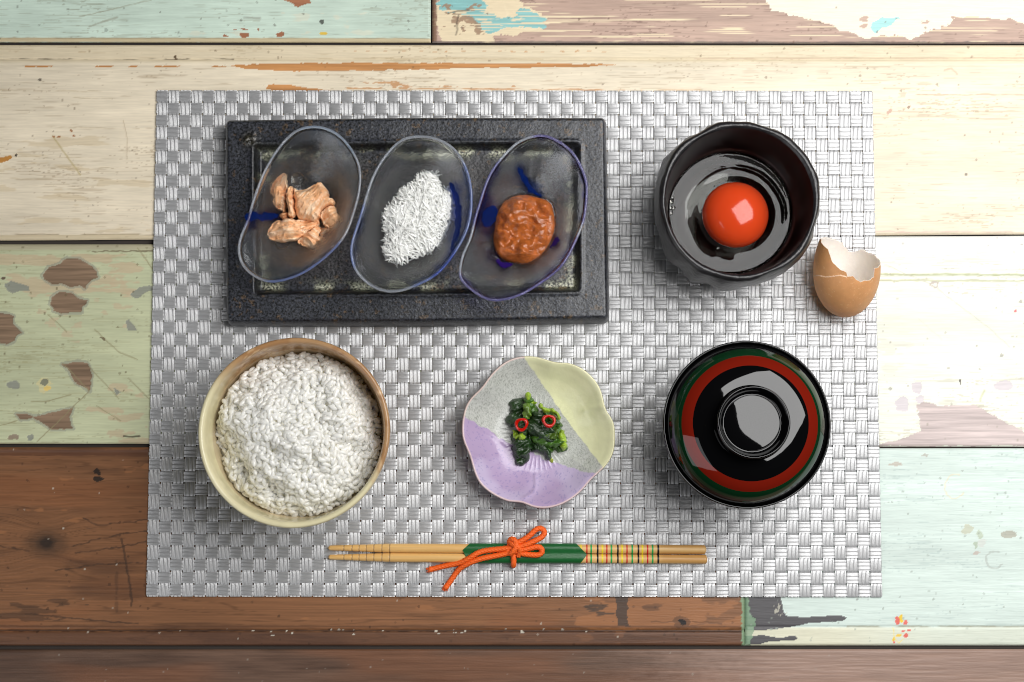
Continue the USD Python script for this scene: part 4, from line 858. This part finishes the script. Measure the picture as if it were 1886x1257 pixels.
leaf([(690, 470), (760, 480), (800, 520), (820, 590), (845, 690), (800, 720), (740, 680), (700, 600), (670, 520)], GZ + .002, .005, MD, 25)
leaf([(560, 380), (610, 380), (640, 440), (650, 520), (600, 530), (560, 500), (555, 440)], GZ + .0045, .003, MD, 31)
leaf([(560, 560), (650, 540), (760, 590), (800, 650), (760, 700), (660, 690), (580, 640)], GZ + .006, .004, DK, 37)
leaf([(620, 500), (680, 490), (700, 560), (660, 600), (610, 570)], GZ + .007, .003, DK, 43)
leaf([(640, 640), (740, 660), (850, 690), (840, 720), (740, 740), (660, 720), (600, 680)], GZ + .005, .003, MD, 49)
leaf([(480, 690), (540, 660), (600, 700), (580, 790), (530, 820), (490, 790)], GZ + .005, .003, DK, 55)
leaf([(700, 620), (780, 610), (800, 650), (760, 680), (710, 670)], GZ + .009, .002, (70, 96, 30), 61)
leaf([(700, 740), (780, 720), (850, 700), (855, 750), (830, 768), (760, 772), (720, 770)], GZ + .001, .003, MD, 67)
leaf([(500, 560), (570, 570), (600, 620), (560, 660), (510, 640)], GZ + .007, .003, (40, 66, 26), 73)
leaf([(560, 372), (575, 358), (598, 362), (610, 390), (640, 430), (615, 440), (585, 420), (565, 395)], GZ + .006, .0024, LT, 79, 'stem')
leaf([(650, 440), (675, 430), (700, 455), (760, 462), (800, 495), (815, 540), (800, 555), (780, 510), (730, 490), (690, 490), (660, 470)], GZ + .008, .0028, LT, 85, 'stem')
leaf([(795, 620), (830, 612), (845, 660), (852, 740), (835, 766), (812, 745), (805, 690)], GZ + .006, .0030, LT, 91, 'stem')
leaf([(472, 615), (500, 622), (515, 650), (500, 680), (480, 665)], GZ + .007, .0028, LT, 97, 'stem')
leaf([(512, 640), (545, 635), (556, 665), (540, 690), (515, 680)], GZ + .008, .0028, LT, 103, 'stem')
leaf([(545, 470), (580, 420), (600, 440), (590, 500), (600, 520), (570, 540)], GZ + .0075, .0024, (92, 124, 36), 109, 'stem')
leaf([(735, 800), (752, 812), (750, 848), (736, 846)], GZ + .001, .002, (150, 160, 60), 115, 'stem')
leaf([(690, 540), (740, 560), (790, 540), (800, 580), (740, 610), (690, 590)], GZ + .0085, .002, (44, 76, 28), 121)
def chilli(u, w, z, tilt, label, sx):
    p = P(*zp([(u, w)])[0], z); t = np.linspace(0, 2 * PI, 61)[:-1]
    R = .0031 * (1 + .05 * np.sin(2 * t + sx) + .04 * np.sin(3 * t)); a = np.arange(10) / 10 * 2 * PI
    T, A_ = np.meshgrid(t, a, indexing='ij'); Rr = R[:, None] + .00095 * np.cos(A_) * (1 + .15 * np.sin(3 * T))
    v = np.stack([Rr * np.cos(T), Rr * np.sin(T), .0014 * np.sin(A_)], -1).reshape(-1, 3)
    m = trimesh.transformations.euler_matrix(*tilt)[:3, :3]; v = v @ m.T + p
    f = tri(grid_faces(60, 10, True)); j = np.arange(10); k = (j + 1) % 10
    f = np.vstack([f, np.stack([590 + j, 590 + k, k], 1), np.stack([590 + j, k, j], 1)])
    r = thing('chilli_ring', label, 'chilli ring', p); obj('ring', (v, f), 'chilli', r, smooth=True, origin=p)
chilli(535, 580, GZ + .0135, (.15, -.2, 0), 'red chilli ring lying on the dark leaf at the left of the greens', 0)
chilli(727, 555, GZ + .0138, (-.1, .2, 0), 'red chilli ring lying beside the pale stem at the right of the greens', 2)

# ------------------------------------------------------------------ lacquered soup bowl and lid
LZ = .060
lc = Q([(1376, 782)], LZ)[0]; o = np.array([*lc, ZT])
sb = thing('soup_bowl', 'black lacquered soup bowl under the banded lid', 'bowl', o)
obj('bowl_body', lathe(rounded([(0, .012), (.022, .012), (.030, .015), (.040, .028), (.0445, .042), (.0462, .055), (.04665, .0590), (.0464, LZ), (.0458, .0601), (.0454, .0592), (.0448, .052), (.038, .030), (.02, .017), (0, .016)], 110), 160, lc), 'lacquer_black', sb, smooth=True, origin=o)
obj('foot', lathe([(.021, .0125), (.0215, ZT), (.0245, ZT), (.0240, .0135)], 100, lc), 'lacquer_black', sb, smooth=30, origin=o)
o = np.array([*lc, .0585])
lid = thing('bowl_lid', 'round black lacquered lid with red and green rings', 'lid', o)
m = rounded([(.0447, .0572), (.0449, .0582), (.0445, .0592), (.0436, .0610), (.0417, .0648), (.0396, .0680), (.0374, .0704), (.0348, .0726), (.0318, .0744), (.0280, .0759), (.0240, .0769), (.0205, .0774)], 160)
def seg(a, b):
    i = np.nonzero((m[:, 0] <= a + 1e-6) & (m[:, 0] >= b - 1e-6))[0]; i = np.arange(i[0], min(i[-1] + 2, len(m))); return m[i]
def lathe_n(p, pall):
    """a band with the normals of the whole lid, so that the bands meet without a crease"""
    v, f = lathe(p, 160, lc)
    t = np.gradient(pall, axis=0); nr = np.stack([-t[:, 1], t[:, 0]], 1) * -1
    if (nr[:, 1] < 0).mean() > .5: nr = -nr
    k = [int(np.argmin(np.linalg.norm(pall - q_, axis=1))) for q_ in p]; nn_ = nr[k] / np.linalg.norm(nr[k], axis=1, keepdims=True)
    th_ = np.arange(160) / 160 * 2 * PI
    N = np.stack([nn_[:, :1] * np.cos(th_), nn_[:, :1] * np.sin(th_), np.repeat(nn_[:, 1:], 160, 1)], -1).reshape(-1, 3)
    return v, f, N
for nm, a, b, mt in (('lid_edge', .1, .0417, 'lacquer_black'), ('green_band', .0417, .0375, 'lacquer_green'), ('red_band', .0375, .0318, 'lacquer_red'), ('lid_crown', .0318, 0, 'lacquer_black')):
    v, f, N = lathe_n(seg(a, b), m); obj(nm, (v, f), mt, lid, normals=N, origin=o)
obj('knob', lathe(rounded([(.0208, .0773), (.0203, .0785), (.0200, .0815), (.0199, .0852), (.0196, .0860), (.0190, .0863), (.0184, .0859), (.0178, .0846), (.0170, .0822), (.0163, .0806), (.0156, .0803)] + [(r_, .0812 - .0008 * (r_ / .0155) ** 4) for r_ in (.0148, .0135, .012, .0105, .009, .0075, .006, .0045, .003, .0015, 0)], 120), 160, lc), 'lacquer_black', lid, smooth=True, origin=o)

# ------------------------------------------------------------------ chopsticks, sleeve and cord
CR = .00272
def chopstick(label, ends, rad):
    (ua, va), (ub, vb_) = ends; zc_ = ZT + CR
    a, b = P(ua, va, zc_), P(ub, vb_, zc_); L = np.linalg.norm(b - a); d = (b - a) / L
    o = np.array([*a[:2], ZT]); t = thing('chopstick', label, 'chopstick', o)
    px = lambda u: (u - ua) / (ub - ua) * L
    gro = [px(580 + x / 4.963) for x in (265, 340, 405, 472, 540, 615, 685)]
    s = np.unique(np.r_[np.linspace(0, .0012, 5), np.linspace(.0012, L - .0012, 240), np.linspace(L - .0012, L, 5), np.concatenate([[g - .0006, g - .0003, g, g + .0003, g + .0006] for g in gro])])
    r = np.interp(s, [0, px(718), px(800), L], [.00138, rad, rad, rad * .99])
    for g in gro: r = r - .00026 * np.exp(-((s - g) / .00028) ** 2)
    r = r * np.sqrt(np.clip(np.minimum(s, L - s) / .0011 + .12, 0, 1)); nseg = 20
    pts = a + d * s[:, None]; pts[:, 2] = ZT + np.interp(s, [0, px(718), L], [.0014, rad, rad])
    v, f = tube(pts, r, nseg); sv = np.r_[np.repeat(s, nseg), 0, L]
    c = np.tile(lin(222, 176, 108), (len(v), 1)); c = blend(c, lin(196, 146, 84), ss(sv, px(1205), px(1225)) * .8)
    c = blend(c, lin(232, 196, 134), ss(fb(sv, v[:, 1], sc=(.05, .0012), o=2, seed=121), .5, .7) * .5)
    g = np.min(np.abs(sv[:, None] - np.array(gro)[None]), 1); c = blend(c, lin(96, 62, 30), np.exp(-(g / .00026) ** 2) * .7)
    obj('shaft', (v, f), 'bamboo', t, color=c, origin=o)
    for x, col, w in [(645, 'yellow', .0006), (698, 'red', .0006), (737, 'green', .0007), (797, 'black', .0007), (840, 'yellow', .0007), (880, 'red', .0006), (922, 'green', .0007), (981, 'black', .0007), (1020, 'yellow', .0007), (1064, 'red', .0006), (1112, 'green', .0007), (1168, 'black', .0007), (1205, 'yellow', .0007), (1252, 'red', .0006), (1298, 'green', .0007), (1349, 'black', .0008)]:
        w = w * 1.35; q0 = px(940 + x / 4.963); c0 = a + d * q0; c0[2] = ZT + rad
        k = tube(np.array([c0 - d * w / 2, c0 + d * w / 2]), rad + .00004, nseg, caps=False); obj('stripe', k, 'stripe_' + col, t, smooth=True, origin=o)
e1, e2 = ((604.3, 1009.6), (1300.7, 1012.6)), ((604.5, 1026.6), (1302.9, 1030.6))
chopstick('bamboo chopstick farther from the table edge, nearer the plate', e1, .00268)
chopstick('bamboo chopstick nearer the mat edge of the tied pair', e2, .00268)
# sleeve
y1 = P(965, 1010.6, ZT + CR)[1]; y2 = P(965, 1028.6, ZT + CR)[1]; r_ = .00305
sec = []
for t_ in np.linspace(-PI / 2, PI / 2, 13): sec.append((y1 + r_ * math.cos(t_ + PI / 2 - PI / 2 + 0) * 0 + r_ * math.cos(t_), ZT + CR + r_ * math.sin(t_)))
top_ = np.linspace(y1, y2, 12)[1:-1]; sag = lambda y: ZT + CR + r_ - .00055 * np.sin(PI * (y - y1) / (y2 - y1)) ** 2
sec += [(y, float(sag(y))) for y in top_]
for t_ in np.linspace(PI / 2, 3 * PI / 2, 13): sec.append((y2 + r_ * math.cos(t_), ZT + CR + r_ * math.sin(t_)))
sec += [(y, ZT + CR - r_ + .0002) for y in top_[::-1]]
sec = np.array(sec); yl = sec[:, 0]
xl = np.interp(yl, sorted([P(0, w, ZT + CR)[1] for w in (1039, 1033, 1012.5, 999)]), [P(u, 1020, ZT + CR)[0] for u in (873, 863, 852, 867)])
xr_ = np.interp(yl, sorted([P(0, w, ZT + CR)[1] for w in (1039, 1020.5, 999)]), [P(u, 1020, ZT + CR)[0] for u in (1067, 1081, 1060)])
fr_ = np.linspace(0, 1, 40)
v = np.concatenate([np.column_stack([xl + (xr_ - xl) * q_, sec]) for q_ in fr_]); mid = np.array([0, (y1 + y2) / 2, ZT + CR])
vi = v.copy(); vi[:, 1] = mid[1] + (vi[:, 1] - mid[1]) * .98; vi[:, 2] = mid[2] + (vi[:, 2] - mid[2]) * .93
ns = len(sec); vv = np.concatenate([v, vi.reshape(40, ns, 3)[::-1].reshape(-1, 3)])
v0 = np.vstack([vv, v[:ns]])
o = np.array([P(965, 1020, 0)[0], mid[1], ZT])
sl = thing('chopstick_sleeve', 'dark green leaf sleeve wrapped round both chopsticks', 'sleeve', o)
obj('sleeve_wrap', (v0, grid_faces(81, ns, True)), 'green_sleeve', sl, smooth=40, origin=o)
# cord
OT = ZT + CR + r_
cr_ = .00135
o = np.array([*P(947, 1012, OT)[:2], OT])
cord = thing('orange_cord', 'orange braided cord tied in a bow round the green sleeve', 'cord', o)
def strandof(name, pts, zs, rad=cr_, n=110, braid=.55):
    p = np.asarray(pts, float); w = np.array([P(u, q_, z) for (u, q_), z in zip(p, zs)])
    c_ = spline(w, n, False); obj(name, tube(c_, rad, 18, braid, 1500), 'orange_cord', cord, smooth=True, origin=o)
    return c_
ta_ = zl([(1845, 285), (1780, 296), (1650, 310), (1520, 330), (1440, 370), (1340, 425), (1200, 458), (1060, 492)])
tb_ = zl([(1850, 325), (1780, 340), (1650, 368), (1500, 400), (1400, 440), (1320, 490), (1265, 560), (1200, 652)])
g0 = ZT + cr_
c1 = strandof('tail', ta_, [OT + .0028, OT + .0022, OT + .0014, OT + .0012, OT + .0013, OT - .001, g0 + .001, g0], n=170)
c2 = strandof('tail', tb_, [OT + .0026, OT + .0020, OT + .0013, OT + .0012, OT - .0004, g0 + .0016, g0 + .0003, g0], n=170)
strandof('loop', zr([(40, 262), (110, 225), (180, 178), (235, 128), (280, 118), (310, 148), (295, 188), (235, 225), (150, 262), (70, 285)]), [OT + .003, OT + .003, OT + .0032, OT + .0028, OT + .0024, OT + .0022, OT + .0024, OT + .003, OT + .003, OT + .0025], n=170)
strandof('loop', zr([(60, 318), (140, 306), (215, 290), (270, 292), (290, 325), (265, 355), (190, 358), (110, 348), (55, 330)]), [OT + .002, OT + .0022, OT + .002, OT + .0018, OT + .0014, OT + .0013, OT + .0013, OT + .0014, OT + .0016], n=150)
# band round the sleeve
t_ = np.linspace(0, 2 * PI, 60); yb = (y1 + y2) / 2 + np.cos(t_) * ((y1 - y2) / 2 + r_ + cr_ * .9); zb_ = ZT + CR + np.sign(np.sin(t_)) * np.abs(np.sin(t_)) ** .6 * (r_ + cr_ * .9); zb_ = np.maximum(zb_, ZT + .0009)
xb = P(946, 1020, OT)[0]
obj('wrap', tube(np.column_stack([np.full(60, xb), yb, zb_]), cr_, 18, .55, 1500, caps=False), 'orange_cord', cord, smooth=True, origin=o)
strandof('knot', zr([(-10, 250), (10, 215), (45, 235), (50, 290), (20, 330), (-5, 345), (-20, 310), (0, 260)]), [OT + .0012, OT + .003, OT + .0045, OT + .0047, OT + .0042, OT + .0025, OT + .0015, OT + .001], n=120)
strandof('knot', zr([(70, 370), (85, 320), (60, 280), (20, 260), (0, 240)]), [OT + .001, OT + .0032, OT + .0046, OT + .0040, OT + .002], n=80)
for c_, dr in ((c1[-1], c1[-1] - c1[-4]), (c2[-1], c2[-1] - c2[-4])):
    rg = np.random.default_rng(int(abs(c_[0]) * 1e5)); dr = dr / np.linalg.norm(dr); parts = []
    b_ = trimesh.creation.icosphere(3, cr_ * 1.25); bn = np.asarray(b_.vertices); b_.vertices = bn * (1 + .35 * (fb(bn[:, 0] * 2000, bn[:, 1] * 2000, bn[:, 2] * 2000, sc=(1, 1, 1), o=2, seed=1) - .5))[:, None] + c_ + [0, 0, .0001]
    parts.append((np.asarray(b_.vertices), np.asarray(b_.faces)))
    for k in range(26):
        dd = dr + rg.normal(0, .5, 3) * [1, 1, .3]; dd /= np.linalg.norm(dd)
        pts_ = np.array([c_, c_ + dd * .0012, c_ + dd * rg.uniform(.0018, .0028) + rg.normal(0, .0003, 3)]); pts_[:, 2] = np.maximum(pts_[:, 2], ZT + .0002)
        parts.append(tube(pts_, .00017, 5))
    obj('frayed_end', join(parts), 'orange_cord', cord, smooth=True, origin=o)
